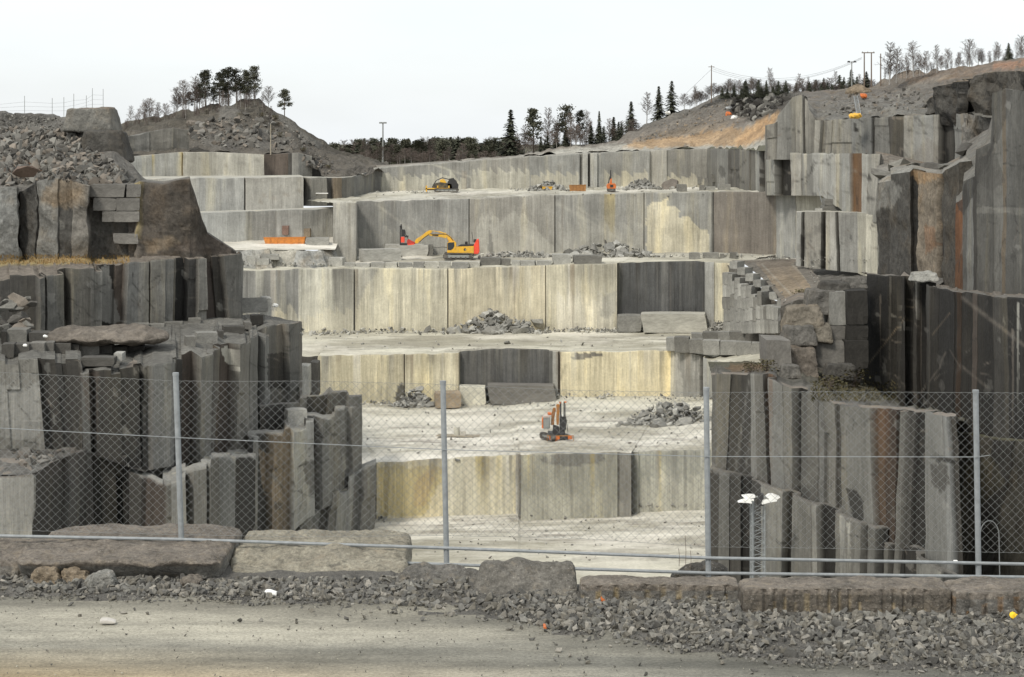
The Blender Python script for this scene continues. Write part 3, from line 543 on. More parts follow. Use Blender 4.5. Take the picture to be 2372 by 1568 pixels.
# ledges and slopes on the right
sheet('ledge_ground', [fR4, [(2028,352,262),(2110,368,258),(2180,385,252),(2230,360,246)]], ['g','e'], n=40, sub=40, rough=.3, mat=MR, freq=.15)
sheet('ledge_ground', [fR6, [(1990,630,212)]+[(u,v+1,Y+.5) for u,v,Y in bases(R4)][3:5]+[(2214,668,199)]+[(u,v,Y+.5) for u,v,Y in bases(R5)][2:]], ['s','e'], n=60, sub=6, rough=.3, mat=MR)
sheet('ledge_ground', [fR7, [(1640,838,180),(1816,840,184),(1900,845,190),(2012,870,192),(2096,940,176),(2170,955,166),(2240,975,158)]], ['s','v'], [('P',[(1680,850),(1760,842),(1790,858),(1700,862)],(.2,.12,.06),.6)], n=60, sub=8, rough=.5, mat=MS)
face('quarry_face', [(2150,968,1500,158),(2212,1002,1500,151.5),(2300,1017,1500,143.5),(2450,1030,1500,128.5)], [(2240,.3,'k'),(2300,-.2,(.065,.058,.045)),(2360,.2,'k'),(2450,0,(.06,.055,.043))], 'dark weedy rock face at the lower right behind the last fence post', [('P',[(2230,1080),(2300,1060),(2330,1120),(2260,1180)],(.09,.08,.05),.5)], res=.35, rough=.5, mat=MR, cap=4, captone='v', slant=3)
RB = [(2140,236,272,262),(2166,204,272,258),(2240,186,285,250),(2244,180,285,252),(2300,166,296,243),(2372,164,320,226),(2450,160,330,218)]
face('quarry_face', RB, [(2166,0,'d'),(2240,.4,'k'),(2262,-.8,'k'),(2300,.3,'d'),(2372,0,'d'),(2450,.2,'k')], 'dark angular outcrop high on the right ridge', [('P',[(2160,206),(2200,196),(2230,225),(2210,262),(2170,262)],'d',.8),('P',[(2280,225),(2330,215),(2360,240),(2300,270)],'k',.8)], res=.4, rough=1.0, mat=MR, cap=5, captone='t')
sheet('hill', [[(1862,240,279),(1892,280,277.3),(2020,273,268.3),(2140,267,260.6),(2245,263,249),(2300,276,237),(2372,272,233),(2450,270,227)],
      [(1862,226,300),(1900,240,298),(2020,238,292),(2140,235,284),(2245,250,262),(2300,240,254),(2372,235,250),(2450,230,246)],
      [(1862,214,340),(1900,214,338),(2000,208,334),(2080,200,322),(2160,190,308),(2245,185,292),(2300,170,282),(2372,160,272),(2450,152,268)],
      [(1862,212,352),(1900,212,350),(2000,206,345),(2080,172,330),(2200,156,318),(2300,146,310),(2372,136,305),(2450,128,302)],
      [(1862,300,420),(2080,280,420),(2200,250,400),(2450,220,380)]], ['m','s',(.145,.13,.11),(.16,.14,.115),'v'],
      [('P',[(2080,172),(2200,156),(2300,146),(2450,128),(2450,160),(2300,165),(2150,195),(2100,190)],(.20,.15,.11),.45),('P',[(2300,146),(2450,128),(2450,148),(2300,158)],(.32,.18,.11),.6),('L',2100,205,2200,175,8,'f',.35),('L',1950,235,2060,225,6,'g',.4),('L',1900,268,2050,262,4,'d',.6),('L',1900,258,2000,245,3,'d',.6),('L',2000,262,2100,235,6,'g',.5)], n=120, sub=[10,8,8,5], rough=.7, mat=MR, freq=.35, edgefix=False)

sheet('ledge_ground', [fR5, [(2225,340,246),(2290,300,240),(2310,230,230),(2450,218,222)]], ['m','s'], sub=50, rough=.35, mat=MR, freq=.15)
# ramp road and its earth body
sheet('ramp_road', [[(1822,712,231),(1850,706,231),(1912,692,229)],[(1775,652,253),(1810,648,253),(1895,640,250)],[(1720,607,275),(1750,604,276),(1850,600,276)],[(1680,600,285),(1750,598,290),(1850,598,282)]], ['t','t','e','f'],
      [('L',1765,612,1850,700,3.5,'f',.5),('L',1835,612,1900,680,4,'f',.45),('L',1802,610,1878,690,4,'e',.5),('P',[(1720,610),(1750,607),(1830,705),(1815,712)],'s',.7),('P',[(1850,600),(1895,640),(1910,690),(1890,680),(1838,608)],'s',.8)], n=160, sub=40, rough=.12, mat=MS)
face('earth_bank', [(1688,612,775,275),(1740,640,778,262),(1790,690,782,248),(1822,714,790,233),(1905,694,800,230)], [(1905,0,'s')], None, (), res=.6, rough=.5, mat=MR, kind='structure')

sheet('ledge_ground', [[(1800,744,226),(1912,724,224),(2040,705,198),(2110,695,196)], [(1850,601,288),(1915,599,277),(2034,632,256),(2200,645,208)]], ['s','s'], n=40, sub=20, rough=.2, mat=MS)
face('earth_bank', [(1808,706,880,178),(1850,690,880,177),(1920,690,890,176),(2015,660,900,176)], [(2020,0,'d')], None, (), res=.6, rough=.6, mat=MR, kind='structure')
face('quarry_face', [(2232,262,540,247),(2300,275,540,238),(2450,270,540,228)], [(2260,.2,'s'),(2300,-.3,'d'),(2450,.2,'m')], 'dark sloping rock behind the big smooth face at the right edge', (), res=.6, rough=.8, mat=MR)
# ---------------------------------------------------------------- ray casting against everything built so far
_V, _F = [], []
for vs, fs in SURF:
    k = len(_V); _V += [tuple(p) for p in vs]; _F += [tuple(i+k for i in f) for f in fs]
BV = BVHTree.FromPolygons(_V, _F)
def hit(u, v, Yd=None):
    d = W(u, v, 1).normalized(); h = BV.ray_cast(Vector((0,0,0)), d)
    return h[0] if h[0] is not None else W(u, v, Yd or 300)
def dropz(x, y, z=60):
    h = BV.ray_cast(Vector((x, y, z)), Vector((0,0,-1))); return h[0].z if h[0] is not None else None

# ================================================================ loose rocks and cut blocks
def rock_mesh(seed, el=(1,1,1), n=16, jag=.35):
    r = random.Random(seed); bm = bmesh.new()
    for i in range(n):
        d = Vector((r.gauss(0,1), r.gauss(0,1), r.gauss(0,1))).normalized()*(1-jag*r.random())
        m = max(abs(x) for x in d); d = d*(.55+.45/m*.7)
        bm.verts.new((d.x*el[0]*.5, d.y*el[1]*.5, d.z*el[2]*.5))
    g = bmesh.ops.convex_hull(bm, input=bm.verts)
    bmesh.ops.delete(bm, geom=[x for x in g['geom_interior'] if isinstance(x, bmesh.types.BMVert)], context='VERTS')
    me = bpy.data.meshes.new('rock'); bm.to_mesh(me); bm.free(); return me
RK = [rock_mesh(i, (R.uniform(.9,1.5), R.uniform(.8,1.1), R.uniform(.6,.95)), R.choice([10,12,14,18])) for i in range(14)]
for m in RK: m.materials.append(MK)
def block_mesh(seed):
    r = random.Random(seed); bm = bmesh.new(); bmesh.ops.create_cube(bm, size=1)
    bmesh.ops.subdivide_edges(bm, edges=bm.edges, cuts=3, use_grid_fill=True)
    s = [r.uniform(-.05,.05) for _ in range(6)]
    for v in bm.verts:
        p = v.co; q = p.copy()
        q.x += s[0]*p.z+s[1]*p.y; q.z += s[2]*p.x*.7+s[3]*p.y*.5
        e = sum(abs(abs(c)-.5) < .01 for c in p)
        q *= 1-(.03*r.random() if e == 2 else .07*r.random() if e == 3 else .012*r.random())
        q.z += .5; v.co = q
    me = bpy.data.meshes.new('block'); bm.to_mesh(me); bm.free(); return me
BK = [block_mesh(50+i) for i in range(10)]
for m in BK: m.materials.append(MK)
def tint(o, t, var=.15):
    t = T[t] if isinstance(t, str) else t; f = 1+R.uniform(-var, var); o.color = (t[0]*f, t[1]*f, t[2]*f, 1)
def block(u0, u1, v0, v1, Y=None, depth=None, rz=None, tone='g', name='stone_block', label='grey cut stone block', cat='stone block', group=None, rx=0):
    if Y is None:
        p = hit((u0+u1)/2, v1-1.0); Y = p.y
    w, h = (u1-u0)*M(Y), (v1-v0)*M(Y)
    d = depth or max(1.0, min(w, 1.8*h))
    rz = R.uniform(-.12,.12) if rz is None else rz
    p = W((u0+u1)/2, v1, Y)
    o = link(name, R.choice(BK), None, None, (p.x, Y+d*.45, p.z-.04), (rx,0,rz), (w*.98, d, h))
    tint(o, tone); return tag(o, label, cat, group)
def rock(loc, size, tone='g', name='broken_rock', label=None, cat='rock', group=None, flat=1.0, rot=None):
    o = link(name, R.choice(RK), None, None, loc, rot or (R.uniform(-.6,.6), R.uniform(-.6,.6), R.uniform(0,6.28)), (size, size*R.uniform(.8,1.1), size*flat*R.uniform(.8,1.1)))
    tint(o, tone, .3); return tag(o, label, cat, group)

def scatter(name, items, tones, mat=MG, parent=None, lumps=None):      # many small stones merged into one mesh: (pos, size)
    r = random.Random(len(items)); temps = lumps or [rock_mesh(200+i, (1.3,1,.8), 9) for i in range(8)]
    tv = [np.array([v.co[:] for v in m.vertices]) for m in temps]; tf = [[tuple(p.vertices) for p in m.polygons] for m in temps]
    V, Fc, K = [], [], []; k = 0
    for p, s in items:
        i = r.randrange(len(temps)); a, b, c = (r.uniform(0,6.28) for _ in range(3))
        Mx = np.array(Matrix.Rotation(a,3,'Z') @ Matrix.Rotation(b*.3,3,'X') @ Matrix.Rotation(c*.3,3,'Y'))
        vs = (tv[i]*np.array([s*r.uniform(.8,1.25), s*r.uniform(.8,1.25), s*r.uniform(.7,1.1)])) @ Mx.T+np.array(p)
        V.append(vs); Fc += [tuple(j+k for j in f) for f in tf[i]]; k += len(vs)
        t = T[r.choice(tones)] if isinstance(tones[0], str) else r.choice(tones); f = r.uniform(.7,1.3); K += [(t[0]*f,t[1]*f,t[2]*f)]*len(vs)
    return toned(name, np.concatenate(V), Fc, K, mat)

def pile(u0, u1, vb, vp, n, smin, smax, tones, label, group, lean=.5, depth=4.0, back=1.0):
    p0 = hit((u0+u1)/2, vb); Y = p0.y; w = (u1-u0)*M(Y); h = (vb-vp)*M(Y); d = depth or h*1.4
    for i in range(n):
        while True:
            x, t = R.uniform(-1,1), R.random(); prof = max(.06, (1-abs(x)**1.8)*(.8+.35*hn(x*2.3, p0.x)))
            if t <= prof: break
        s = (smin+(smax-smin)*R.random()**1.8)*(1.1-.4*t); Yy = Y+t*d+R.uniform(-.12,.1)*d; xx = p0.x+x*w/2
        zb = dropz(xx, Yy); zb = p0.z if zb is None or abs(zb-p0.z) > 2 else zb
        rock((xx, Yy, zb+max(.12*s, t*h-s*.15)), s, R.choice(tones), label=label, group=group)
pile(1036,1258,774,716,56,.9,2.7,['g','m','g','l'],'grey broken rock in the big heap below the cream face','rocks of the heap below the cream face')
pile(1300,1528,596,552,46,.9,2.7,['g','m','g','l'],'grey broken rock in the heap right of the yellow excavator','rocks of the heap right of the excavator',depth=6)
pile(912,1004,944,893,26,.7,1.8,['m','g','d','l'],'broken rock in the heap at the foot of the yellow face','rocks of the heap at the foot of the yellow face',depth=2.5)
pile(1446,1664,986,930,46,.8,2.1,['m','g','d','l','g'],'dark grey broken rock in the heap right of the drill rig','rocks of the heap right of the drill rig',depth=7)
pile(1632,1722,772,738,20,.5,1.3,['l','f','g'],'pale broken rock in the heap before the stepped block wall','rocks of the heap before the block wall',depth=3)
pile(1226,1312,441,412,22,.7,2.1,['g','l','m'],'broken rock of the heap on the top bench beside the yellow tub','rocks of the left heap on the top bench',depth=5)
pile(1448,1532,438,402,26,.6,1.9,['m','g'],'broken rock of the heap on the top bench right of the orange machine','rocks of the right heap on the top bench',depth=5)
def fines(u0, u1, vb, vp, n, s0, s1, tones, d):
    p0 = hit((u0+u1)/2, vb); w = (u1-u0)*M(p0.y); h = (vb-vp)*M(p0.y); items = []
    while len(items) < n:
        x, t = R.uniform(-1.1,1.1), R.random()
        if t > max(.06, (1-abs(x)**1.8)*.9): continue
        q = s0+(s1-s0)*R.random()**2; yy = p0.y+t*d+R.uniform(-.1,.2)*d; xx = p0.x+x*w/2; zb = dropz(xx, yy); zb = p0.z if zb is None or abs(zb-p0.z) > 2 else zb
        items.append(((xx, yy, zb+max(.1, t*h*.85-q*.2)), q))
    tag(scatter('rubble_debris', items, tones), kind='stuff')
for q in ((1030,1262,774,718,340,4),(1296,1532,596,555,300,6),(1100,1300,596,580,220,4),(908,1008,944,896,160,2.5),(1440,1666,986,936,280,7),(1628,1724,772,740,150,3),(1222,1316,441,414,150,5),(1444,1534,438,404,170,5)): fines(*q[:5], .3, 1.1, ['g','m','l','g'], q[5])
def debris(name, segs, n, s0, s1, tones, spread=1.5, hgt=.6):
    items = []
    for (u0, u1, v) in segs:
        for i in range(n):
            u = R.uniform(u0, u1); p = hit(u, v+R.uniform(-2.5,2)); s = s0+(s1-s0)*R.random()**2
            y = R.uniform(-spread*.6, spread); items.append(((p.x, p.y+y, p.z+max(0,y)*.35*hgt+s*.2), s))
    return tag(scatter(name, items, tones), kind='stuff')
debris('rubble_debris', [(692,830,774),(830,1030,771),(1260,1380,768),(1380,1430,768),(1310,1370,764)], 90, .2, .8, ['l','g','f','m'])
debris('rubble_debris', [(1100,1310,595),(1310,1500,593),(1500,1800,596),(826,930,602),(560,770,612)], 70, .2, .8, ['l','g','f'])
debris('rubble_debris', [(830,920,936),(1000,1070,938),(1290,1500,923),(1500,1650,926),(1070,1290,938)], 55, .15, .6, ['l','g','f','m'])
debris('rubble_debris', [(1180,1240,440),(1310,1450,439),(1530,1640,439),(870,1000,446)], 40, .15, .6, ['l','g','f'])
debris('rubble_debris', [(1480,1640,1172),(868,900,1205),(1840,2020,604),(1780,1830,600)], 45, .15, .6, ['g','f','m'])
for (ua, ub, va, vb, n) in ((690,1640,770,812,240),(840,1650,940,1045,420),(880,1640,1195,1305,320),(800,1700,443,462,90)):
    items = []
    for i in range(n):
        u, v = R.uniform(ua, ub), va+(vb-va)*R.random()**1.4; p = hit(u, v); q = .08+.45*R.random()**4; items.append(((p.x, p.y, p.z+q*.15), q))
    tag(scatter('stone_chips', items, ['g','l','m','s']), kind='stuff')
# scree on the hills
def scree(name, polys, n, s0, s1, tones, off=0):
    items = []
    for poly in polys:
        us = [p[0] for p in poly]; vs = [p[1] for p in poly]
        k = 0
        while k < n:
            u, v = R.uniform(min(us), max(us)), R.uniform(min(vs), max(vs))
            if not inpoly(u, v, poly): continue
            k += 1; p = hit(u, v); s = s0+(s1-s0)*R.random()**2.5; items.append(((p.x, p.y+off, p.z+s*.1), s))
    return tag(scatter(name, items, tones, MG), kind='stuff')
scree('scree', [[(-20,300),(140,300),(190,330),(290,400),(310,425),(210,430),(130,412),(60,430),(-20,435)]], 1500, .3, 1.7, ['s','e','d','m'])
scree('scree', [[(-20,262),(130,272),(180,320),(140,300),(-20,300)]], 350, .15, .6, ['s','d','m'])
scree('scree', [[(430,285),(620,260),(740,340),(690,350),(560,345),(440,330)]], 420, .4, 2.0, ['s','m','d','e'])
scree('scree', [[(1690,232),(1840,216),(1825,232),(1795,256),(1745,282),(1700,262)]], 330, .6, 2.6, ['k','d','m'])
scree('scree', [[(1470,320),(1560,270),(1690,225),(1690,270),(1600,300),(1480,335)]], 220, .2, .8, ['s','e','t'])
scree('scree', [[(1690,262),(1740,280),(1700,300),(1500,330),(1480,322)]], 60, .3, .9, ['s','e','t'])
scree('scree', [[(1730,612),(1765,618),(1835,704),(1815,708)],[(1858,604),(1895,625),(1905,660),(1890,660)]], 60, .1, .45, ['s','m','l'])
scree('scree', [[(700,350),(760,365),(790,400),(760,410),(700,380)],[(20,1045),(180,1045),(140,1060),(60,1085)]], 90, .3, 1.3, ['s','d','e'])

# ---- blocks on the excavator bench edge
def Z2(x0, x1, y0, y1): return 752.7+x0/2.561, 752.7+x1/2.561, 202.7+y0/2.561, 202.7+y1/2.561
row = [(115,180,1038,1066),(182,268,1040,1070),(270,356,1036,1070),(360,430,1036,1070),(436,520,1038,1070),(522,588,1034,1070),(590,668,1032,1070),(672,746,1030,1070),(750,850,1036,1076),(852,920,1032,1070),(1108,1160,1024,1058),(1164,1250,1026,1058),(1256,1346,1026,1056)]
for q in row: block(*Z2(*q), tone=R.choice(['l','g','f']), label='pale cut block in the row along the bench edge below the excavator', group='blocks along the bench edge below the excavator')
block(*Z2(920,1040,1008,1056), tone='m', label='long dark cut block on the bench edge just right of the excavator tracks')
block(*Z2(1041,1101,1014,1058), tone='m', label='short dark cut block touching the right end of the long dark block')
block(*Z2(1350,1460,988,1050), tone='l', label='pale upright rough block standing in front of the rock heap')
block(*Z2(1474,1642,994,1046), tone='m', label='widest dark grey block on the bench edge, in front of the rock heap')
block(*Z2(2165,2226,978,1022), tone='g', label='squarish grey block at the right end of the excavator bench')
block(*Z2(2246,2340,978,1016), tone='g', label='oblong grey block next to the squarish one at the bench end')
block(*Z2(20,107,1008,1062), tone='l', label='pale cube of stone below the narrow proud column, left of the big slab')
block(*Z2(2345,2372,985,1016), tone='m', label='small dark block on the bench end by the ramp')
block(1691,1707,584,600, tone='m', label='dark block on the bench end nearest the ramp top')
block(*Z2(205,440,958,1032), depth=3.4, tone='l', rz=.28, label='huge sawn slab lying in front of the drill mast')
block(*Z2(345,615,930,1004), depth=3.0, tone='l', rz=-.05, label='long sawn slab under the excavator drill mast')
block(*Z2(565,640,930,1000), tone='m', label='dark end block between the long slab and the excavator')
def Z1(x0, x1, y0, y1): return x0/2.926, x1/2.926, 115.8+y0/2.926, 115.8+y1/2.926
block(*Z1(1880,1960,1188,1252), tone=(.20,.13,.10), label='reddish brown rock slab standing behind the orange trough')
block(*Z1(2022,2108,1208,1266), tone='t', label='tan rough block on the white bench right of the orange trough')
for q, lb in (((2068,2228,1272,1326),'pale block just below the right end of the orange trough'),((1672,1760,1390,1455),'pale squat block on the broken ledge below the orange trough'),((1764,1890,1382,1420),'flat pale block on the broken ledge beside a squat one'),((1740,1820,1412,1455),'small tilted pale block in front of the flat pale block'),((2232,2330,1405,1470),'pale block near the foot of the proud column')):
    block(*Z1(*q), tone='l', label=lb)
# ---- top bench, right
for q, t, lb in (((2090,2148,572,620),'m','dark cube block before the pale boulders on the top bench'),((2222,2252,576,612),'m','narrow dark block on the top bench edge'),((2256,2316,586,612),'l','flat pale block on the top bench edge'),((2208,2250,528,572),'g','grey block on the top bench behind the narrow one'),((2290,2340,512,560),'m','dark block stacked at the foot of the second right tier'),((2252,2290,535,585),'g','grey block wedged between two darker ones on the top bench'),((2340,2372,535,610),'g','grey block at the right end of the top bench row')):
    block(*Z2(*q), tone=t, label=lb)
block(1665,1692,426,440, tone='g', label='pale low block left of the split columns on the top bench')
rock(hit(1556,438)+Vector((0,1,.7)), 3.6, 'e', 'boulder', 'rounded tan boulder on the top bench beside the dark cube', flat=.8)
rock(hit(1580,432)+Vector((0,2.2,1.2)), 4.6, 'l', 'boulder', 'largest pale boulder on the top bench, behind the dark cube', flat=.8)
# ---- stack of dark blocks at the foot of the ladder
def Z3(x0, x1, y0, y1): return 1505.6+x0/2.709, 1505.6+x1/2.709, 57.9+y0/2.709, 57.9+y1/2.709
for q, lb, Y in (((1086,1192,1132,1186),'dark block, lower left one of the stack beside the ladder',262),((1212,1297,1137,1188),'dark block, lower middle one of the stack beside the ladder',262),((1096,1206,1090,1131),'dark block, upper left one of the stack beside the ladder',262.2),((1211,1316,1091,1136),'dark block, upper right one of the stack beside the ladder',262.2),((1318,1412,1150,1192),'dark tilted block at the right end of the ladder stack',258)):
    block(*Z3(*q), Y=Y, tone='m', depth=3, label=lb, rz=.03)
for q, lb in (((1040,1085,1150,1185),'small pale rock at the foot of the ladder'),):
    block(*Z3(*q), Y=261, tone='l', label=lb)
# ---- slabs below the recesses
block(1488,1642,726,770, Y=274.5, depth=4, tone='f', rz=0, label='long pale slab lying below the dark drilled recess')
block(1430,1486,730,768, Y=276, depth=4, tone='g', rz=0, label='grey slab left of the long pale slab, under the dark recess')
block(1064,1126,896,938, Y=253, depth=3, tone='p', rz=0, label='pale rough block under the left end of the lower dark recess')
block(1130,1290,892,938, Y=252, depth=3, tone='s', rz=0, label='long dark topped block under the lower dark recess')
block(1006,1066,910,944, Y=250, depth=3, tone='t', rz=.1, label='tan rough block between the rock heap and the lower recess')
o = rock(hit(1244,770)+Vector((0,1.5,1.3)), 2.6, 'f', 'boulder', 'pale upright boulder at the right end of the big heap', flat=1.3)
rock(hit(990,771)+Vector((0,.8,.4)), 1.9, 'm', 'boulder', 'lone dark rock on the bench left of the big heap', flat=.7)
block(1522,1558,936,966, tone='l', label='pale square block on the left shoulder of the dark heap')
for u, v, s, lb in ((1175,797,1.4,'low dark rock lying alone on the white bench'),(1347,800,1.1,'small grey rock lying alone on the white bench further right'),(1060,1068,.9,'small dark rock on the edge below the plank pallet'),(970,1050,.7,'tiny grey rock on the bench edge left of the plank pallet')):
    rock(hit(u,v)+Vector((0,0,.15)), s, 'g', 'loose_rock', lb, flat=.6)
# ---- two courses of blocks on the right of the white bench
low = [(1546,1566,782,812),(1565,1600,780,816),(1599,1632,786,818),(1631,1671,788,821),(1670,1708,790,822),(1707,1744,792,824),(1743,1778,794,826)]
upp = [(1603,1630,772,789),(1629,1666,769,790),(1665,1693,768,791),(1692,1729,768,792),(1728,1762,769,793),(1761,1815,768,796)]
for i, q in enumerate(upp): block(*q, Y=259-i*1.0, depth=2.2, tone=R.choice(['m','g','s']), rz=-.1, label='cut block in the upper course at the right end of the white bench', group='upper course of blocks beside the white bench')
for i, q in enumerate(low): block(*q, Y=254-i*1.3, depth=2.2, tone=R.choice(['m','g','g']), rz=-.15, label='cut block in the lower course at the right end of the white bench', group='lower course of blocks beside the white bench')
# ---- stepped retaining wall under the ramp
path = [(1690,268.5),(1716,262),(1742,255),(1768,248),(1794,241),(1818,234)]
P3 = [W(u, 770, Y) for u, Y in path]
for k in range(len(path)-1):
    for half in range(3):
        t = (half+.5)/3; u = path[k][0]+(path[k+1][0]-path[k][0])*t; Y = path[k][1]+(path[k+1][1]-path[k][1])*t
        vt = 612+(706-612)*((u-1690)/128); vb = 772
        hc = R.uniform(1.5,1.8)/M(Y); j = 0; v = vb+(j*0)
        while v-hc > vt-4:
            w = 13.5*R.uniform(.8,1.5)
            block(u-w/2, u+w/2, v-hc, v, Y=Y-1.2+.12*j+R.uniform(-.15,.15), depth=2.2, rz=-.85+R.uniform(-.16,.16), tone=R.choice(['g','m','g','g','l']), label='rough cut block in the stepped retaining wall beside the ramp', group='blocks of the retaining wall beside the ramp')
            v -= hc*R.uniform(.98,1.03); j += 1
for i in range(7):
    t = i/6; u = 1698+t*112; v = 618+t*86; block(u, u+22, v-13, v+4, Y=268-t*30, depth=2, rz=-.7, tone='g', label='cut block in the row along the ramp edge', group='blocks along the ramp edge')
# ---- great blocks at the corner of the dark face
for q, Y, t, lb in (((1917,1962,674,752),168,'g','upright pale block at the top of the corner stack by the dark face'),((1961,2010,672,752),167,'k','dark upright block between the pale upright block and the dark face'),((1900,1961,752,788),168,'s','dark block in the middle course of the corner stack, outer one'),((1960,2010,752,788),167,'k','dark block in the middle course of the corner stack, against the face'),((1888,1956,788,852),167,'s','large brown block in the bottom course of the corner stack'),((1955,2010,787,852),166.5,'k','large dark block in the bottom course against the face'),((1774,1832,786,856),163,'s','tilted dark block standing out left of the corner stack')):
    block(*q, Y=Y, depth=4.5, rz=.02, tone=t, label=lb)
# ---- blocks along the left ledge
def Z4(x0, x1, y0, y1): return x0/2.731, x1/2.731, 550+y0/2.731, 550+y1/2.731
lb1 = [((0,36,590,675),'k'),((36,165,580,668),'m'),((175,300,600,665),'d'),((300,440,612,668),'d')]
for i, (q, t) in enumerate(lb1): block(*Z4(*q), Y=181+i*.4, depth=2.5, tone=t, rz=.1, label=['narrow dark block at the left frame edge, upper course','broad grey block of the upper course at far left','dark block of the upper course below the dirt mound','last dark block of the upper course, against the dirt mound'][i])
lb2 = [(0,78,672,760),(78,180,672,752),(184,276,665,752),(276,330,662,755),(330,440,668,755),(440,495,672,755),(495,620,668,755),(620,705,680,752),(705,800,688,745),(800,905,685,742),(905,960,690,735),(955,1040,690,728),(1045,1180,700,738)]
for i, q in enumerate(lb2): block(*Z4(*q), Y=176+i*.9, depth=2.2, tone=R.choice(['d','m','d','s']), rz=.12, label='dark cut block in the lower course along the left ledge', group='lower course of blocks along the left ledge')
lb3 = [(500,720,755,800),(718,770,730,775)]
block(*Z4(500,720,757,812), Y=173, depth=2, tone='d', label='long dark block below the lower course on the left ledge'); block(*Z4(718,772,730,778), Y=175, depth=2, tone='l', label='pale face block ending the course on the left ledge')
lb4 = [(1160,1222,625,690),(1225,1360,600,672),(1370,1400,590,640),(1400,1535,560,610),(1535,1580,535,580),(1580,1655,490,550)]
for i, q in enumerate(lb4): block(*Z4(*q), Y=186+i*4, depth=2, tone=['m','g','d','d','s','k'][i], rz=.25, label=['grey block starting the upper row toward the ledge corner','big brown grey block with a pale top in the row toward the corner','narrow dark block in the row toward the ledge corner','long dark block in the row toward the ledge corner','short brown block in the row toward the ledge corner','dark wedge shaped block ending the row at the ledge corner'][i])
lb5 = [(820,930,545,620),(930,1030,548,620),(1030,1150,535,610),(1180,1260,512,550)]
for i, q in enumerate(lb5): block(*Z4(*q), Y=199+i*2, depth=2, tone='m', rz=.15, label='block in the low course at the foot of the upper left columns', group='low course at the foot of the upper left columns')
block(530,602,694,728, Y=222, depth=5, tone='g', rz=.5, rx=-.12, label='tilted slab with a pale top lying at the left corner')
block(600,622,690,740, Y=226, depth=4, tone='l', rz=.2, label='pale slab standing beside the tilted slab at the corner')
block(692,716,846,915, Y=236, depth=3, tone='l', rz=0, label='pale stub column left of the yellow face')
block(719,737,838,915, Y=241, depth=3, tone='d', rz=0, label='dark stub column left of the yellow face')
block(658,705,948,990, Y=198, depth=2, tone='l', rz=.3, label='pale leaning block on the dark ledge behind the fence')
# dirt mound on the left ledge
# two great boulders on the left rubble hill
def boulder(name, x0, x1, y0, y1, z0, z1, label, tone='s', k=8, amp=.08, fr=1.0, seed=0, mat=None, taper=(0,0), groove=None, cuts=26, gtone=(.36,.27,.15), cat='boulder', lean=0, toptone=None, fl=0, tilt=0, ridge=1):
    bm = bmesh.new(); bmesh.ops.create_cube(bm, size=2); bmesh.ops.subdivide_edges(bm, edges=bm.edges, cuts=cuts, use_grid_fill=True)
    cx, cy, cz = (x0+x1)/2, (y0+y1)/2, z0; hx, hy, hz = (x1-x0)/2, (y1-y0)/2, (z1-z0)/2; so = Vector((seed*7.3, seed*3.1, 0))
    V, K = [], []; mn = min(hx, hy, hz)
    for v in bm.verts:
        p = v.co; nrm = (abs(p.x)**k+abs(p.y)**k+abs(p.z)**k)**(1/k); q = p/nrm
        tz = (q.z+1)/2
        x = q.x*hx*(1-taper[0]*tz); y = q.y*hy*(1-taper[1]*tz)+lean*tz+fl*tz*(1-q.y)/2; z = (q.z+1)*hz*(1-tilt*(1-q.y)/2)
        w = Vector((x, y, z)); d = fbm(w*fr+so, 6)*amp+.5*amp*fbm(w*fr*3.1+so, 4); n = Vector((q.x/hx, q.y/hy, q.z/hz)).normalized()
        d += ridge*(amp*.55*abs(noise.noise(w*fr*1.7+so*2))-amp*.5*abs(noise.noise(w*fr*6+so)))
        col = T[tone] if isinstance(tone, str) else tone
        if toptone and q.z > .9: col = T[toptone]
        if groove and q.y < -.5 and q.z < .93:
            ph = (x/groove) % 1.0; k2 = int(x//groove); on = noise.cell(Vector((k2*1.7, seed, 0))) > -.62
            if on and ph < .34:
                d -= .028*math.sin(ph/.34*math.pi); col = gtone
        w = w+n*d; v.co = w; 
    me = bpy.data.meshes.new(name); bm.to_mesh(me)
    at = me.color_attributes.new('tone', 'FLOAT_COLOR', 'POINT'); arr = []
    for v in bm.verts:
        col = T[tone] if isinstance(tone, str) else tone
        if toptone and v.co.z > hz*2-.06-amp*.3: col = T[toptone]
        if groove and v.co.y < -hy*.45 and v.co.z < hz*1.75:
            ph = (v.co.x/groove) % 1.0; k2 = int(v.co.x//groove)
            cn = noise.cell(Vector((k2*1.7, seed, 0))); c2 = noise.cell(Vector((k2*2.3, seed, 5)))
            if cn > -.55 and ph < .26+.1*c2 and v.co.z < hz*(1.45+.5*c2): f_ = min(1, max(0, .55+.45*cn+.5*hn(v.co.x*9, v.co.z*14, seed))); col = tuple(col[q]*(1-f_)+gtone[q]*f_ for q in range(3))
        arr += [col[0], col[1], col[2], 1]
    at.data.foreach_set('color', arr); bm.free()
    o = link(name, me, mat or MB_, None, (cx, cy, cz)); return tag(o, label, cat)
def wb(u0, u1, v0, v1, Y, depth):   # box from picture extents at Y
    a, b = W(u0, v1, Y), W(u1, v0, Y); return a.x, b.x, Y, Y+depth, a.z, b.z
boulder('dirt_mound', *wb(60,390,768,808,179,9), 'brown dirt heap behind the block row on the left ledge', 'e', k=2.3, amp=.35, fr=.3, ridge=.3, seed=77, mat=MS, cuts=26, taper=(.3,.2), cat='dirt heap')
boulder('boulder', *wb(140,262,249,306,226,6), 'huge split boulder with a slanting pale top on the left rubble hill', 'm', k=16, amp=.25, fr=.22, ridge=.3, seed=3, mat=MR, taper=(.18,.1), cuts=18, toptone='e')
boulder('boulder', *wb(174,292,303,378,222,6), 'huge dark boulder under the split one on the left rubble hill', 'd', k=14, amp=.3, fr=.2, ridge=.3, seed=5, mat=MR, taper=(.3,.1), cuts=18)
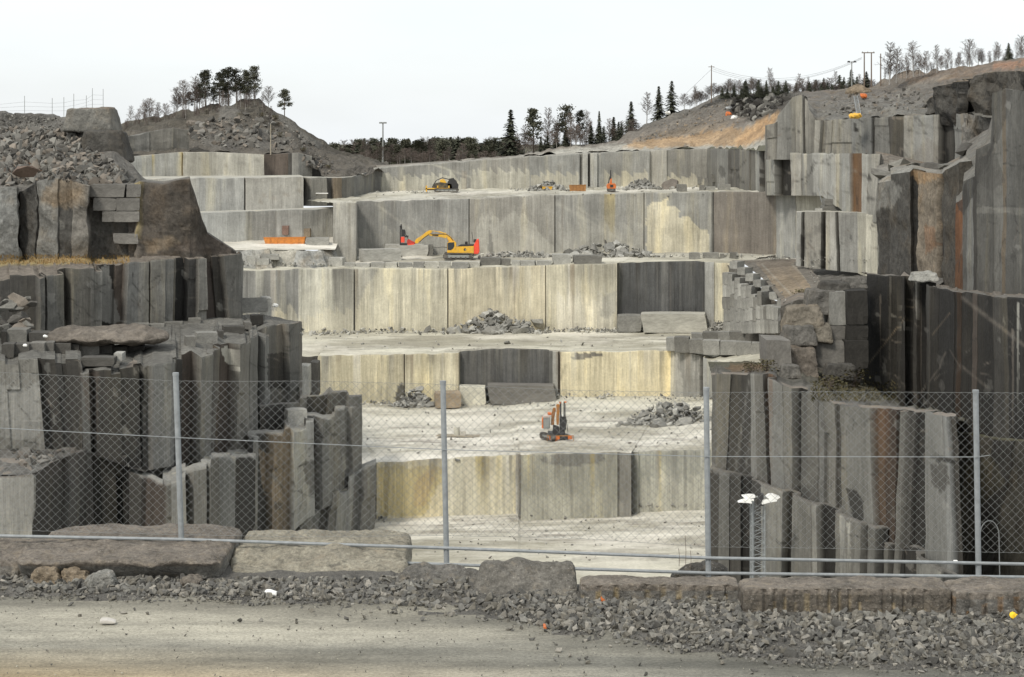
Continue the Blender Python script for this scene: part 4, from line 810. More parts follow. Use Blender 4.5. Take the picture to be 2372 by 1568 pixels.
rock(W(58,396,208), 4.0, (.15,.11,.085), 'boulder', 'brownish rock in the rubble above the left face', 'boulder', flat=.75, rot=(.1,.2,2))
for q in ((206,290,426,456),(290,324,426,456),(214,268,457,487),(268,324,457,487),(234,264,488,513),(264,324,488,513),(262,322,540,564)): block(*q, Y=207.6, depth=3, rz=R.uniform(-.08,.08), tone=R.choice(['d','s','s']), label='dark cut block in the stacked courses of the upper left wall', group='stacked courses of the upper left wall')
for i in range(22):
    u = R.uniform(-50,82); v = R.uniform(690,770); rock(W(u, v, 190-(v-690)*.045), R.uniform(1.2,3.2), R.choice(['s','d','e','m']), 'broken_rock', 'brown angular rock in the jumble at the left edge below the grassy ledge', group='rock jumble at the left edge')
for i, (u0,u1,v0,v1,lb) in enumerate(((1985,2010,198,212,'tan spoil heap beside the young spruces on the right ridge'),)):
    p = W(1990,212,318); mb = MB(); 
    boulder('spoil_heap', *wb(1955,2035,196,222,322,5), lb, 't', k=2.2, amp=.25, fr=.4, seed=30, mat=MS, cuts=14, cat='spoil heap', taper=(.6,.4))

for u, v, Y, s, t, fl, lb in ((1858,742,168,2.9,(.21,.185,.145),.9,'big rounded tan boulder on top of the corner stack'),(1848,776,167,2.6,'s',.7,'grey brown boulder under the big tan boulder'),(1885,772,167.5,2.6,(.19,.17,.135),.6,'flat cracked boulder right under the tan boulder'),(1850,840,166,2.7,'e',1.0,'pale grey boulder at the foot of the corner stack'),(1900,700,169,2.3,'s',1.0,'dark boulder leaning at the top left of the pale upright block'),(1935,668,170,2.4,'d',.5,'flat dark slab resting on top of the corner stack'),(1976,655,171,2.0,'s',.5,'small slab on the dark upright block'),(2140,640,166,2.0,'l',.4,'pale flaky slab perched on the rim of the dark face'),(1830,860,160,1.5,'s',.8,'brown rock in the weeds below the corner stack'),(1945,860,162,2.2,'d',.6,'dark rock mound in the weeds below the stack')):
    c = W(u,v,Y); boulder('boulder', c.x-s*.62, c.x+s*.62, Y-s*.5, Y+s*.5, c.z-s*.5*fl, c.z+s*.5*fl, lb, t, k=12, amp=.09*s, fr=.8/s, ridge=.8, seed=int(u), mat=MR, cuts=14, taper=(.2,.2))
for u, v, Y, q, t, lb in ((2052,408,238,4.6,'m','grey tilted slab at the left of the slope above the ragged dark rock'),(2086,392,240,6.0,'g','biggest pale slab on the slope above the ragged dark rock'),(2120,388,236,3.6,'m','small grey block beside the biggest pale slab'),(2160,392,232,4.6,'s','brownish slab above the tan rock slab'),(2205,384,222,4.2,'m','grey slab at the right end of the slope above the tan slab'),(2240,345,236,5.0,'d','dark block wedged below the diagonal break')):
    rock(W(u, v, Y), q, t, 'boulder', lb, 'boulder', flat=.6, rot=(R.uniform(-.3,.3), R.uniform(-.3,.3), R.uniform(0,6)))
scree('scree', [[(1905,222),(2010,212),(2130,200),(2150,230),(2140,262),(1910,268)]], 260, .2, 1.1, ['s','e','d','m'])
# ================================================================ FOREGROUND
GZ = -4.6
def vbound(u):
    P = [(-400,1382),(0,1386),(480,1397),(800,1412),(1100,1432),(1300,1478),(1800,1540),(2372,1578),(2800,1600)]
    for (a,b),(c,d) in zip(P, P[1:]):
        if u <= c: return b+(d-b)*(u-a)/(c-a)
    return 1600
V, K = [], []; nx, ny = 160, 60
for i in range(ny+1):
    for j in range(nx+1):
        y = 11+(19.4-11)*i/ny; x = -9+18*j/nx; p = Vector((x, y, GZ)); p.z += .02*fbm(Vector((x*.3,y*1.2,0)), 4)
        u, v = UV(p); c = (1,1,1)
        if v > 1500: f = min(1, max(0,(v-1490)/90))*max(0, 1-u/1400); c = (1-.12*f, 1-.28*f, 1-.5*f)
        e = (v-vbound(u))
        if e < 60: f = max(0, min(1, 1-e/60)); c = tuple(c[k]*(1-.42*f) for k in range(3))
        V.append(p); K.append(c)
m_ = nx+1; Fc = [(i*m_+j, i*m_+j+1, (i+1)*m_+j+1, (i+1)*m_+j) for i in range(ny) for j in range(nx)]
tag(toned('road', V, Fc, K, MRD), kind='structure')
def gz(x, y):       # height of the verge above the road
    u, v = UV((x, y, GZ)); b = vbound(u); Yb = -GZ*F/(b-VH); d = y-Yb
    return GZ+.004+max(0, min(.07, d*.035))*max(.15, min(1, (u-500)/700))*(1 if u < 1100 else .35)-max(0, y-19.7)*.22*max(0, min(1, (u-900)/120))+.03*fbm(Vector((x*1.3, y*1.3, 2)), 3)*(1 if d > 0 else 0)
V, K = [], []; nx, ny = 140, 30
rows_ = []
for j in range(nx+1):
    x = -9+18*j/nx
    for i in range(ny+1):
        t = i/ny; y = 15.5+5.9*t; z = gz(x, y); u, v = UV((x,y,GZ)); Yb = -GZ*F/(vbound(u)-VH)
        if y < Yb+.02: z = GZ-.06
        V.append((x, y, z)); K.append(T['s'])
    for k, (yy, zz) in enumerate(((21.7,None),(22.2,GZ-3),(22.8,GZ-12),(23.5,GZ-38))): zz = V[-1][2]-.25 if zz is None else zz; V.append((x+.2*hn(x,k), yy+.3*hn(x*1.1,k*3), zz+.15*hn(x*2,k*5))); K.append(T['d'])
m_ = ny+5; Fc = [(j*m_+i, (j+1)*m_+i, (j+1)*m_+i+1, j*m_+i+1) for j in range(nx) for i in range(m_-1)]
tag(toned('verge', V, Fc, K, MS), kind='structure')
items = []; rg = random.Random(5)
while len(items) < 17000:
    x, y = rg.uniform(-6.4, 6.4), rg.uniform(15.9, 20.3); u, v = UV((x,y,GZ)); b = vbound(u)
    Yb = -GZ*F/(b-VH); d = y-Yb
    if y > (18.52 if u > 1716 else 19.08 if u > 1340 else 19.35 if u > 1085 else 20.02 if u > 470 else 20.25)+.06*hn(x*3): continue
    if d < -.05: 
        if rg.random() > .015 or d < -1.0: continue
    elif d < .35 and rg.random() > .35+d*1.7: continue
    s = .016+.105*rg.random()**2.7
    if hn(x*.9, y*1.6, 4) < -.22 and rg.random() < .6: continue
    if d < .25: s *= .6
    items.append(((x, y, gz(x,y)+s*.18), s))
pebbles = []
while len(pebbles) < 1500:
    x, y = rg.uniform(-5.6, 5.6), rg.uniform(15.5, 19.6)
    if y < -GZ*F/(vbound(UV((x,y,GZ))[0])-VH): q = .006+.022*rg.random()**3; pebbles.append(((x, y, GZ+q*.3+.008), q))
tag(scatter('pebbles', pebbles, [(.12,.115,.10),(.30,.285,.23),(.19,.18,.15)], MG), kind='stuff')
tag(scatter('gravel', items, [(.135,.13,.116),(.165,.158,.137),(.10,.096,.086),(.215,.20,.17),(.145,.134,.11)], MG), kind='stuff')
def fb(name, u0, u1, Y, vbase, vedge, vfar, label, sink=.12, **kw):
    z0 = (VH-vbase)*M(Y); z1 = (VH-vedge)*M(Y+kw.get('fl',0)); Yf = (VH-vfar) and z1*F/(VH-vfar)
    a, b = (u0-UC)*M(Y), (u1-UC)*M(Y)
    return boulder(name, a, b, Y, max(Yf, Y+.25), z0-sink, z1, label, **kw)
fb('boulder', -95, 96, 20.2, 1346, 1296, 1236, 'brown boulder cut off by the left frame edge', tone=(.19,.175,.15), k=8, amp=.05, fr=2, seed=41, taper=(.05,.05), toptone='e', cuts=30)
fb('boulder', 50, 516, 20.3, 1348, 1298, 1213, 'long flat topped boulder carrying the leftmost fence post', tone=(.215,.205,.18), fl=-.34, k=12, amp=.045, fr=1.5, seed=42, taper=(-.02,-.02), toptone='e', cuts=60)
fb('boulder', 492, 938, 19.8, 1364, 1268, 1226, 'big tan boulder with a rounded right end, before the fence', tone=(.29,.265,.205), k=7, amp=.05, fr=1.6, seed=43, taper=(.05,.0), cuts=60, fl=1.15)
fb('boulder', 1098, 1346, 19.2, 1392, 1305, 1298, 'tilted layered slab sunk in the gravel at centre', tone=(.17,.158,.135), k=14, amp=.04, fr=1.8, seed=44, taper=(.12,.0), cuts=44, fl=.45, tilt=.0)
fb('boulder', 1346, 1714, 19.15, 1392, 1353, 1333, 'low long stone block with yellowish stains, right of the tilted slab', tone='s', k=14, amp=.022, fr=2.5, seed=45, groove=.16, gtone=(.32,.25,.14), toptone='e', cuts=60)
fb('boulder', 1722, 2208, 18.6, 1428, 1362, 1335, 'longest low stone block scored with vertical drill grooves', tone=(.12,.105,.085), k=14, amp=.022, fr=2.5, seed=46, groove=.105, gtone=(.36,.29,.18), cuts=80, toptone='e')
fb('boulder', 2210, 2560, 18.5, 1432, 1372, 1336, 'stone block at the right frame edge with rusty front', tone='s', k=12, amp=.03, fr=2, seed=47, groove=.15, gtone=(.22,.13,.06), cuts=56, toptone='e')
fb('soil_mound', 890, 1140, 19.6, 1372, 1325, 1306, 'brown soil mound around the second fence post', tone='s', k=2.6, amp=.06, fr=2, seed=48, taper=(.3,.1), cuts=30, cat='soil mound', fl=.5)
fb('soil_mound', 1545, 1700, 21.2, 1335, 1310, 1296, 'dark soil mound behind the third fence post', tone='d', k=2.4, amp=.05, fr=2, seed=49, taper=(.4,.1), cuts=24, cat='soil mound')
for u0,u1,v0,v1,Y,lb,t in ((72,136,1312,1354,19.85,'squarish tan stone at the foot of the left boulder','t'),(138,206,1312,1346,19.9,'flat tan stone beside the squarish one','t'),(196,266,1322,1366,19.6,'pale grey cracked stone in front of the left boulder','g'),(408,466,1336,1362,19.7,'flattish stone in the gap before the tan boulder','e')):
    fb('stone', u0, u1, Y, v1, v0+10, v0, lb, tone=t, k=4.5, amp=.045, fr=4, seed=u0, taper=(.2,.1), cuts=14, cat='stone', sink=.04)
# ---- litter and flower
def litter(u, v, w, h, mat, label, name='litter'):
    p = W(u, v, 1); Y = -(-GZ-.0)*0; Y = -(GZ+.05)*F/(v-VH); p = W(u, v, Y); mb = MB(); w2 = w*M(Y)/2; h2 = h*M(Y)
    mb.prism([(-w2,h2*.3),(-w2*.8,h2*.95),(-w2*.1,h2),(w2*.7,h2*.6),(w2,h2*.25),(w2*.6,0),(-w2*.7,0)], -.05, .05)
    o = mb.build(name, mat, None, (p.x, p.y, GZ+.02), (.1,.05,R.uniform(-.2,.2)), bevel=.006); return tag(o, label, 'litter')
litter(627, 1370, 32, 9, WHITE, 'crumpled white wrapper lying in front of the tan boulder')
litter(250, 1434, 38, 8, m_plain('pale_stone', (.5,.47,.42), .9), 'flat pale scrap lying on the gravel road at left')
litter(1397, 1386, 12, 9, ORA, 'small orange scrap in the gravel before the low long block')
litter(1262, 1446, 8, 6, ORA, 'tiny orange scrap in the gravel below the tilted slab')
r0 = empty('dandelion', W(2350, 1432, 18.35)); tag(r0, 'yellow dandelion in the gravel at the right edge', 'flower')
mb = MB(); [mb.add([(dx+.035*math.cos(a),.02*math.sin(a)-.02,dz+.03*math.sin(a)) for a in [k*.785 for k in range(8)]]+[(dx,-.035,dz+.012)], [(k,(k+1)%8,8) for k in range(8)]) for dx,dz in ((0,.02),(.03,-.005),(-.02,.035))]; mb.build('bloom', YFL, r0)
mb = MB(); mb.tube((0,0,-.06),(0,0,.02),.004); [mb.add([(0,0,-.05),(.1*math.cos(a),.1*math.sin(a)-.02,-.02),(.1*math.cos(a+.4),.1*math.sin(a+.4)-.02,-.03)],[(0,1,2)]) for a in range(0,7)]; mb.build('leaves', BUSH, r0)
# ---- the chain link fence
FY = 21.0
fn = empty('chain_link_fence', W(1030, 1345, FY)); tag(fn, 'galvanised chain link fence with four posts across the foreground', 'fence')
O = fn.location
def L(u, v, dy=0): return W(u, v, FY)-O+Vector((0,dy,0))
for ut, vt, ub, vb in ((407,866,421,1262),(1026,885,1036,1358),(1636,900,1641,1322),(2260,906,2267,1332),(-212,848,-195,1250)):
    mb = MB(); mb.tube(L(ut,vt), L(ub,vb+18), .031, n=12); po = mb.build('post', STEEL, fn)
    cp = MB(); cp.tube(L(ut,vt-3), L(ut,vt+4), .035, n=12); cp.build('post_cap', STEEL, po)
topc = [(-420,842),(-212,852),(407,882),(560,883),(720,882),(1026,890),(1330,904),(1636,909),(1900,907),(2260,909),(2600,912)]
botc = [(-420,1215),(407,1238),(700,1243),(1026,1240),(1330,1246),(1636,1266),(1950,1270),(2260,1278),(2600,1284)]
def interp(P, u):
    for (a,b),(c,d) in zip(P, P[1:]):
        if u <= c: return b+(d-b)*(u-a)/(c-a)
    return P[-1][1]
mb = MB(); dia = 19.6
for sgn in (1, -1):
    k = -80
    while k < 190:
        u = -420+k*dia; pts = []; hN = 20
        u0 = u if sgn > 0 else u+0
        steps = []
        for i in range(hN+1):
            t = i/hN; uu = u0+sgn*t*385*dia/19.6/1.0*.97
            if uu < -300 or uu > 2560: 
                if pts: break
                continue
            vt_, vb_ = interp(topc, uu), interp(botc, uu)
            wob = 1.0*hn(uu*.02, t*3, sgn)
            pts.append(L(uu+wob, vt_+(vb_-vt_)*t+wob, .004*sgn))
        mb.path(pts, .0016, 3); k += 1
mb.build('wire_mesh', WIREM, fn)
for P, nm in ((topc,'top_wire'),(botc,'bottom_wire')):
    mb = MB(); mb.path([L(u, interp(P,u)+.8*math.sin(u*.32), -.008) for u in range(-300, 2560, 10)], .0022, 4); mb.build(nm, WIREM, fn)
mb = MB(); mb.path([L(u, v, -.04) for u, v in ((-300,978),(0,990),(410,1012),(1030,1040),(1640,1056),(2262,1057),(2290,1053))], .0045, 6); mb.build('tension_wire', STEEL, fn)
mb = MB(); mb.path([L(u, v, -.03) for u, v in ((-300,1232),(0,1240),(421,1248),(1033,1268),(1640,1291),(2266,1303),(2560,1309))], .018, 8); mb.build('rail', STEEL, fn)
mb = MB(); mb.path([L(u, v, -.03) for u, v in ((910,1302),(1035,1306),(1640,1326),(2266,1334),(2560,1338))], .018, 8); mb.build('rail', STEEL, fn)
# ---- wire hoop and dry stalks on the rim
mb = MB(); mb.path([W(2292+22*math.cos(a), 1240-34*math.sin(a) if True else 0, 21.3) for a in [k*math.pi/16 for k in range(17)]], .006, 5); mb.path([W(2314,1240,21.3), W(2316,1345,21.3)], .006, 5); mb.path([W(2270,1240,21.3), W(2268,1345,21.3)], .006, 5)
tag(mb.build('wire_hoop', WIREM), 'thin bent wire hoop standing on the rim right of the last post', 'wire')
for u, v0, lb in ((1573,1270,'short dry stalk on the dark soil mound'),(1588,1240,'tallest dry stalk on the dark soil mound'),(1600,1275,'short dry stalk right of the tallest one')):
    mb = MB(); mb.path([W(u,1312,20.5), W(u+1,(1312+v0)/2,20.5), W(u-1,v0,20.5)], .0035, 4); tag(mb.build('dry_stalk', TWIG), lb, 'plant')

# ================================================================ MACHINES
def cyl_y(mb, x, z, r, y0, y1, n=14): mb.tube((x,y0,z), (x,y1,z), r, n=n)
def track(parent, x0, x1, z0, z1, y0, y1, name='track'):
    r = (z1-z0)/2; pl = []; n = 8
    for i in range(n+1):
        a = math.pi/2+math.pi*i/n; pl.append((x0+r+r*math.cos(a), z0+r+r*math.sin(a)))
    for i in range(n+1):
        a = -math.pi/2+math.pi*i/n; pl.append((x1-r+r*math.cos(a), z0+r+r*math.sin(a)))
    inner = [(x0+r+(x-x0-r)*1.0 if False else x, z) for x, z in pl]
    mb = MB(); k = .82; cxm, czm = (x0+x1)/2, (z0+z1)/2
    inn = [((x-cxm)*(1-.2*r/((x1-x0)/2))+cxm, (z-czm)*.78+czm) for x, z in pl]; N = len(pl)
    vs = [(x,y0,z) for x,z in pl]+[(x,y1,z) for x,z in pl]+[(x,y0,z) for x,z in inn]+[(x,y1,z) for x,z in inn]
    fs = []
    for i in range(N):
        j = (i+1)%N; fs += [(i,j,j+N,i+N), (i+2*N,i+3*N,j+3*N,j+2*N), (i,i+2*N,j+2*N,j), (i+N,j+N,j+3*N,i+3*N)]
    mb.add(vs, fs)
    nl = int((x1-x0)/.22)
    for i in range(nl):
        x = x0+r*.6+(x1-x0-r*1.2)*i/max(1,nl-1); mb.box(x-.05, x+.05, y0-.02, y1+.02, z0-.04, z0+.01); mb.box(x-.05, x+.05, y0-.02, y1+.02, z1-.01, z1+.04)
    t = mb.build(name, RUB, parent)
    w = MB(); w.box(x0+r*.9, x1-r*.9, y0+.12, y1-.12, z0+r*.55, z1-r*.5)
    w.build('track_frame', GREYP, t)
    for i in range(6): 
        x = x0+r+(x1-x0-2*r)*i/5; wm = MB(); rr_ = r*.62 if i in (0,5) else r*.3
        cyl_y(wm, x, z0+r if i in (0,5) else z0+r*.55, rr_, y0+.05, y1-.05); wm.build('roller', RUB, t)
    return t
# ---- yellow excavator with drill mast
p = hit(1062, 597.5); ex = empty('excavator', (p.x, 291.5, W(1062,597.5,p.y).z)); s_ = 291.5/p.y
ex.location = Vector((p.x*291.5/p.y, 291.5, dropz(p.x*291.5/p.y, 291.5) or p.z))
tag(ex, 'yellow tracked excavator with a drill mast on its arm', 'excavator')
def E(zx, zy): return ((zx-1625)/156.3, (915-zy)/156.3)
def EP(P): return [E(*q) for q in P]
track(ex, *[E(1262,0)[0], E(1992,0)[0]], .0, .95, -1.75, -1.1); track(ex, E(1262,0)[0], E(1992,0)[0], .0, .95, 1.1, 1.75)
MB().box(-1.2,1.2,-1.1,1.1,.35,.95).build('undercarriage', DARK, ex)
mb = MB(); mb.tube((.1,0,.9),(.1,0,1.08),.85,n=20); mb.build('slew_ring', DARK, ex)
body = MB().prism(EP([(1362,760),(1368,690),(1560,690),(1570,625),(1620,612),(2000,598),(2000,770),(1960,785),(1600,765)]), -1.5, 1.5).build('body', YEL, ex, bevel=.05)
MB().prism(EP([(1985,600),(2050,470),(2075,440),(2112,450),(2128,740),(2095,790),(1985,785)]), -1.45, 1.45).build('counterweight', REDP, ex, bevel=.06)
MB().prism(EP([(1600,620),(1680,575),(1990,570),(1998,602)]), -1.2, 1.3).build('engine_hood', DARK, ex, bevel=.04)
mb = MB(); mb.tube((*E(1810,575)[:1],.3,E(0,580)[1]), (E(1810,0)[0],.3,E(0,505)[1]), .22, n=12); mb.build('exhaust', DARK, ex)
mb = MB(); mb.box(E(1990,0)[0],E(2050,0)[0],-.5,.3,E(0,520)[1],E(0,445)[1]); mb.tube((E(1975,0)[0],-.1,E(0,520)[1]),(E(1945,0)[0],-.1,E(0,270)[1]),.04); mb.build('hose_reel', DARK, ex)
cab = MB().prism(EP([(1368,700),(1368,520),(1395,498),(1545,490),(1575,520),(1580,640),(1545,700)]), -1.48, -.35).build('cab', YEL, ex, bevel=.04)
MB().prism(EP([(1374,690),(1374,530),(1400,512),(1530,508),(1535,600),(1500,665),(1440,695)]), -1.5, -1.475).build('side_window', GLASS, cab)
MB().box(E(1360,0)[0],E(1369,0)[0],-1.4,-.45,E(0,690)[1],E(0,525)[1]).build('windscreen', GLASS, cab)
boom = MB().prism(EP([(1570,600),(1540,500),(1440,385),(1345,318),(1240,316),(930,318),(905,352),(1000,372),(1200,396),(1320,425),(1400,500),(1440,600)]), -.28, .28).build('boom', YEL, ex, bevel=.04)
MB().prism(EP([(1000,336),(1150,340),(1150,372),(1002,362)]), -.295, -.281).build('lettering_strip', DARK, boom)
arm = MB().prism(EP([(1000,238),(930,232),(870,262),(760,350),(620,440),(582,500),(600,548),(650,548),(700,505),(800,412),(930,325),(985,300)]), -.22, .22).build('arm', YEL, ex, bevel=.04)
mb = MB(); mb.tube((*E(1000,250)[:1],0,E(0,245)[1]), (E(1150,0)[0],0,E(0,268)[1]), .05, n=8); mb.tube((E(1150,0)[0],0,E(0,268)[1]), (E(1330,0)[0],0,E(0,318)[1]), .11, n=8); mb.build('arm_cylinder', YEL, ex)
for yy in (-.45,.45):
    mb = MB(); mb.tube((E(1335,0)[0],yy,E(0,405)[1]),(E(1375,0)[0],yy,E(0,490)[1]),.06,n=8); mb.tube((E(1375,0)[0],yy,E(0,490)[1]),(E(1420,0)[0],yy,E(0,640)[1]),.11,n=8); mb.build('boom_cylinder', STEEL, ex)
mb = MB(); mb.path([(E(x,0)[0],-.3,E(0,y)[1]) for x,y in ((960,318),(1060,322),(1340,322),(1440,400),(1500,480))], .05); mb.path([(E(x,0)[0],-.26,E(0,y)[1]) for x,y in ((930,330),(800,420),(690,520))], .05); mb.build('hydraulic_hose', DARK, ex)
mst = MB(); mst.box(E(225,0)[0],E(250,0)[0],-.25,.25,E(0,585)[1],E(0,120)[1]); mst.box(E(262,0)[0],E(350,0)[0],-.22,.22,E(0,380)[1],E(0,215)[1]); mst.tube((E(275,0)[0],0,E(0,230)[1]),(E(258,0)[0],0,E(0,90)[1]),.09); mst.box(E(232,0)[0],E(400,0)[0],-.3,.3,E(0,590)[1],E(0,540)[1]); mst.box(E(340,0)[0],E(430,0)[0],-.2,.2,E(0,400)[1],E(0,360)[1]); mst.path([(E(x,0)[0],.1,E(0,y)[1]) for x,y in ((300,220),(350,240),(360,330),(400,380),(430,470))], .05)
mo = mst.build('drill_mast', DARK, ex)
MB().box(E(255,0)[0],E(340,0)[0],-.32,.28,E(0,525)[1],E(0,390)[1]).build('drill_carriage', REDP, mo, bevel=.04)
MB().prism(EP([(400,470),(440,440),(500,480),(590,520),(600,560),(430,585),(400,560)]), -.25, .25).build('drill_bracket', m_plain('dark_red_paint', (.42,.05,.035), .6), ex, bevel=.03)
MB().prism(EP([(430,560),(570,545),(575,572),(420,588)]), -.4, -.27).build('bracket_guard', REDP, ex)
mb = MB(); mb.tube((E(1785,0)[0],-1.52,E(0,680)[1]),(E(1785,0)[0],-1.5,E(0,680)[1]),.2,n=16); em = mb.build('emblem', DARK, ex); mb = MB(); mb.tube((E(1795,0)[0],-1.535,E(0,685)[1]),(E(1795,0)[0],-1.521,E(0,685)[1]),.1,n=12); mb.build('emblem_mark', GREYP, em)
mb = MB(); mb.path([(E(x,0)[0],-.8,E(0,y)[1]) for x,y in ((1360,640),(1250,625),(1120,645),(1000,625))], .04); mb.build('side_hose', DARK, ex)
# ---- orange drill rig on the lower bench, facing the camera, tracks turned
p = hit(1292, 1020); dr = empty('drill_rig', p, 0); sc = p.y/F*12.31/1.0
k_ = p.y/F/12.31     # metres per zoom unit
tag(dr, 'orange and black drill rig with a grey cabin on the lower bench', 'drill rig')
def D(zx, zy): return ((zx-960)*k_, (1290-zy)*k_)
def DP(P): return [D(*q) for q in P]
tg = empty('crawler', (0,0,0), 0); tg.parent = dr
ang = math.radians(118)
for off in (-.95,.75):
    t = track(dr, -1.4, 1.6, 0, .62, off-.25, off+.25); t.rotation_euler = (0,0,ang); t.location = (-.45, 1.0, .02)
bpy.data.objects.remove(tg)
MB().box(-1.1,.7,.2,2.4,.45,.75).build('chassis', DARK, dr, bevel=.03)
cb = MB().prism(DP([(545,985),(540,690),(570,640),(740,640),(755,700),(745,975)]), .5, 1.9).build('cabin', GREYP, dr, bevel=.05)
MB().prism(DP([(570,930),(568,740),(725,735),(728,930)]), .47, .5).build('window', m_plain('dusty_glass', (.27,.28,.26), .35), cb)
MB().prism(DP([(540,665),(580,615),(760,615),(765,650)]), .45, 1.95).build('cabin_roof', m_plain('pale_roof', (.52,.48,.44), .5, dirt=(.4,.25,.17)), cb)
MB().prism(DP([(510,960),(515,700),(545,680),(548,970)]), .5, 2.2).build('engine_cover', ORA, dr)
MB().prism(DP([(680,612),(680,560),(780,560),(800,615)]), 1.2, 2.4).build('engine_cover', ORA, dr, bevel=.03)
mb = MB(); mb.prism(DP([(930,860),(920,700),(930,430),(915,300),(960,270),(1020,290),(1015,480),(1000,700),(990,860)]), .35, .8); mb.build('boom', m_plain('worn_orange', (.40,.18,.05), .65, dirt=(.16,.10,.06)), dr, bevel=.03)
mb = MB(); mb.prism(DP([(770,880),(790,560),(830,400),(900,390),(910,480),(870,640),(860,880)]), .8, 1.3); mb.build('lift_arm', m_plain('worn_orange_arm', (.30,.14,.05), .75, dirt=(.10,.07,.05)), dr, bevel=.03)
mb = MB(); mb.box(*[D(1020,0)[0],D(1065,0)[0]],-.05,.25,D(0,1300)[1],D(0,190)[1]); mb.box(D(1125,0)[0],D(1165,0)[0],-.05,.25,D(0,1300)[1],D(0,190)[1])
for i in range(9):
    z = D(0,1250)[1]+i*.42
    if z < D(0,600)[1]: mb.box(D(1065,0)[0],D(1125,0)[0],-.02,.2,z,z+.2)
mb.tube((D(1185,0)[0],.1,D(0,1000)[1]),(D(1185,0)[0],.1,D(0,260)[1]),.03); mb.tube((D(1250,0)[0],.2,D(0,1050)[1]),(D(1190,0)[0],.15,D(0,600)[1]),.035)
dm = mb.build('drill_mast', DARK, dr)
MB().prism(DP([(1010,1000),(1010,650),(1060,600),(1150,590),(1200,680),(1200,980)]), -.15, .4).build('drill_head', DARK, dm, bevel=.04)
mb = MB(); mb.tube((D(1098,0)[0],-.15,D(0,600)[1]),(D(1098,0)[0],-.15,D(0,540)[1]),.1,n=10); mb.build('drill_chuck', WHITE, dm)
for a, b in (((1000,230),(1045,190)),((1150,215),(1210,180))): MB().box(D(a[0],0)[0],D(b[0],0)[0],-.1,.2,D(0,a[1])[1],D(0,b[1])[1]).build('mast_top_bracket', ORA, dm)
MB().prism(DP([(715,1270),(715,1175),(1010,1165),(1015,1240),(940,1280)]), -.25, .0).build('front_beam', ORA, dr, bevel=.02)
MB().prism(DP([(1250,1250),(1250,1155),(1375,1150),(1375,1250)]), -.25, .0).build('front_beam', ORA, dr, bevel=.02)
MB().box(D(1000,0)[0],D(1260,0)[0],-.2,-.02,D(0,1260)[1],D(0,1170)[1]).build('cross_beam', DARK, dr)
for x in (658,1405): 
    mb = MB(); mb.tube((D(x,0)[0],-.2,D(0,1155)[1]),(D(x+5,0)[0],-.25,-.03),.035); mb.build('support_leg', RUSTM, dr)
mb = MB(); mb.box(D(650,0)[0],D(1415,0)[0],-.22,-.15,D(0,1165)[1],D(0,1140)[1]); mb.build('support_bar', RUSTM, dr)
mb = MB(); mb.prism(DP([(800,1180),(830,850),(1000,900),(1020,1180)]), .0, .5); mb.build('hose_bundle', DARK, dr, bevel=.05)
mb = MB(); mb.box(D(880,0)[0],D(915,0)[0],-.3,-.24,D(0,1360)[1],D(0,1270)[1]); mb.build('tow_hook', ORA, dr)
# ---- black and yellow drilling machine on the top bench
p = hit(1022, 446); bm_ = empty('drilling_machine', Vector((p.x,p.y+1.5,dropz(p.x,p.y+1.5)+.05))); tag(bm_, 'black and yellow drilling machine on the top bench', 'drilling machine'); k_ = (p.y+1.5)/F
def Q(u, v): return ((u-1022)*k_, (446-v)*k_)
def QP(P): return [Q(*q) for q in P]
MB().box(Q(985,0)[0],Q(1060,0)[0],-.6,.6,.25,.5).build('chassis', DARK, bm_, bevel=.04)
track(bm_, Q(1005,0)[0], Q(1062,0)[0], 0, .55, -1.0,-.6); track(bm_, Q(1005,0)[0], Q(1062,0)[0], 0, .55, .6,1.0)
MB().prism(QP([(1000,440),(1003,428),(1020,424),(1046,428),(1048,440)]), -.7,.7).build('body', m_plain('grimy_black', (.05,.048,.04), .7, dirt=(.25,.17,.06)), bm_, bevel=.05)
MB().prism(QP([(1018,427),(1019,418),(1028,417),(1034,426)]), -.5,.4).build('engine_cover', YEL, bm_, bevel=.04)
mb = MB(); mb.tube((Q(1047,0)[0],-.5,Q(0,428)[1]),(Q(1047,0)[0],.5,Q(0,428)[1]),.85,n=20); mb.build('hose_drum', DARK, bm_)
mb = MB(); mb.prism(QP([(1036,430),(1040,416),(1050,414),(1062,430),(1060,442),(1040,442)]), -.7,-.5); mb.build('drum_guard', DARK, bm_)
for u in (986,1012,1038): MB().box(Q(u,0)[0],Q(u+3,0)[0],-.8,-.65,0,Q(0,432)[1]).build('support_post', YEL, bm_)
MB().box(Q(985,0)[0],Q(1040,0)[0],-.8,-.68,Q(0,440)[1],Q(0,437.5)[1]).build('support_bar', YEL, bm_)
mb = MB(); mb.path([(Q(u,0)[0],.2,Q(0,v)[1]) for u,v in ((1000,436),(1010,420),(1024,414),(1040,418))], .08); mb.build('hydraulic_hose', DARK, bm_)
# ---- small orange machine with upright boom
p = hit(1417, 446); om = empty('mini_excavator', Vector((p.x,p.y+1.5,dropz(p.x,p.y+1.5)+.05))); tag(om, 'small orange excavator with its boom raised on the top bench', 'excavator'); k_ = (p.y+1.5)/F
def Q(u, v): return ((u-1417)*k_, (446-v)*k_)
track(om, -.7, .7, 0, .4, -.75,-.4); track(om, -.7, .7, 0, .4, .4,.75)
MB().prism(QP([(1407,441),(1406,432),(1410,428),(1426,428),(1428,434),(1427,441)]) if False else [Q(*q) for q in ((1407,441),(1406,432),(1410,428),(1426,428),(1428,434),(1427,441))], -.7,.7).build('body', ORA, om, bevel=.06)
MB().prism([Q(*q) for q in ((1414,437),(1414,431),(1421,431),(1421,437))], -.73,-.7).build('grille', DARK, om)
mb = MB(); mb.prism([Q(*q) for q in ((1413,430),(1415,418),(1418,416),(1419,430))], -.15,.15); mb.build('boom', ORA, om)
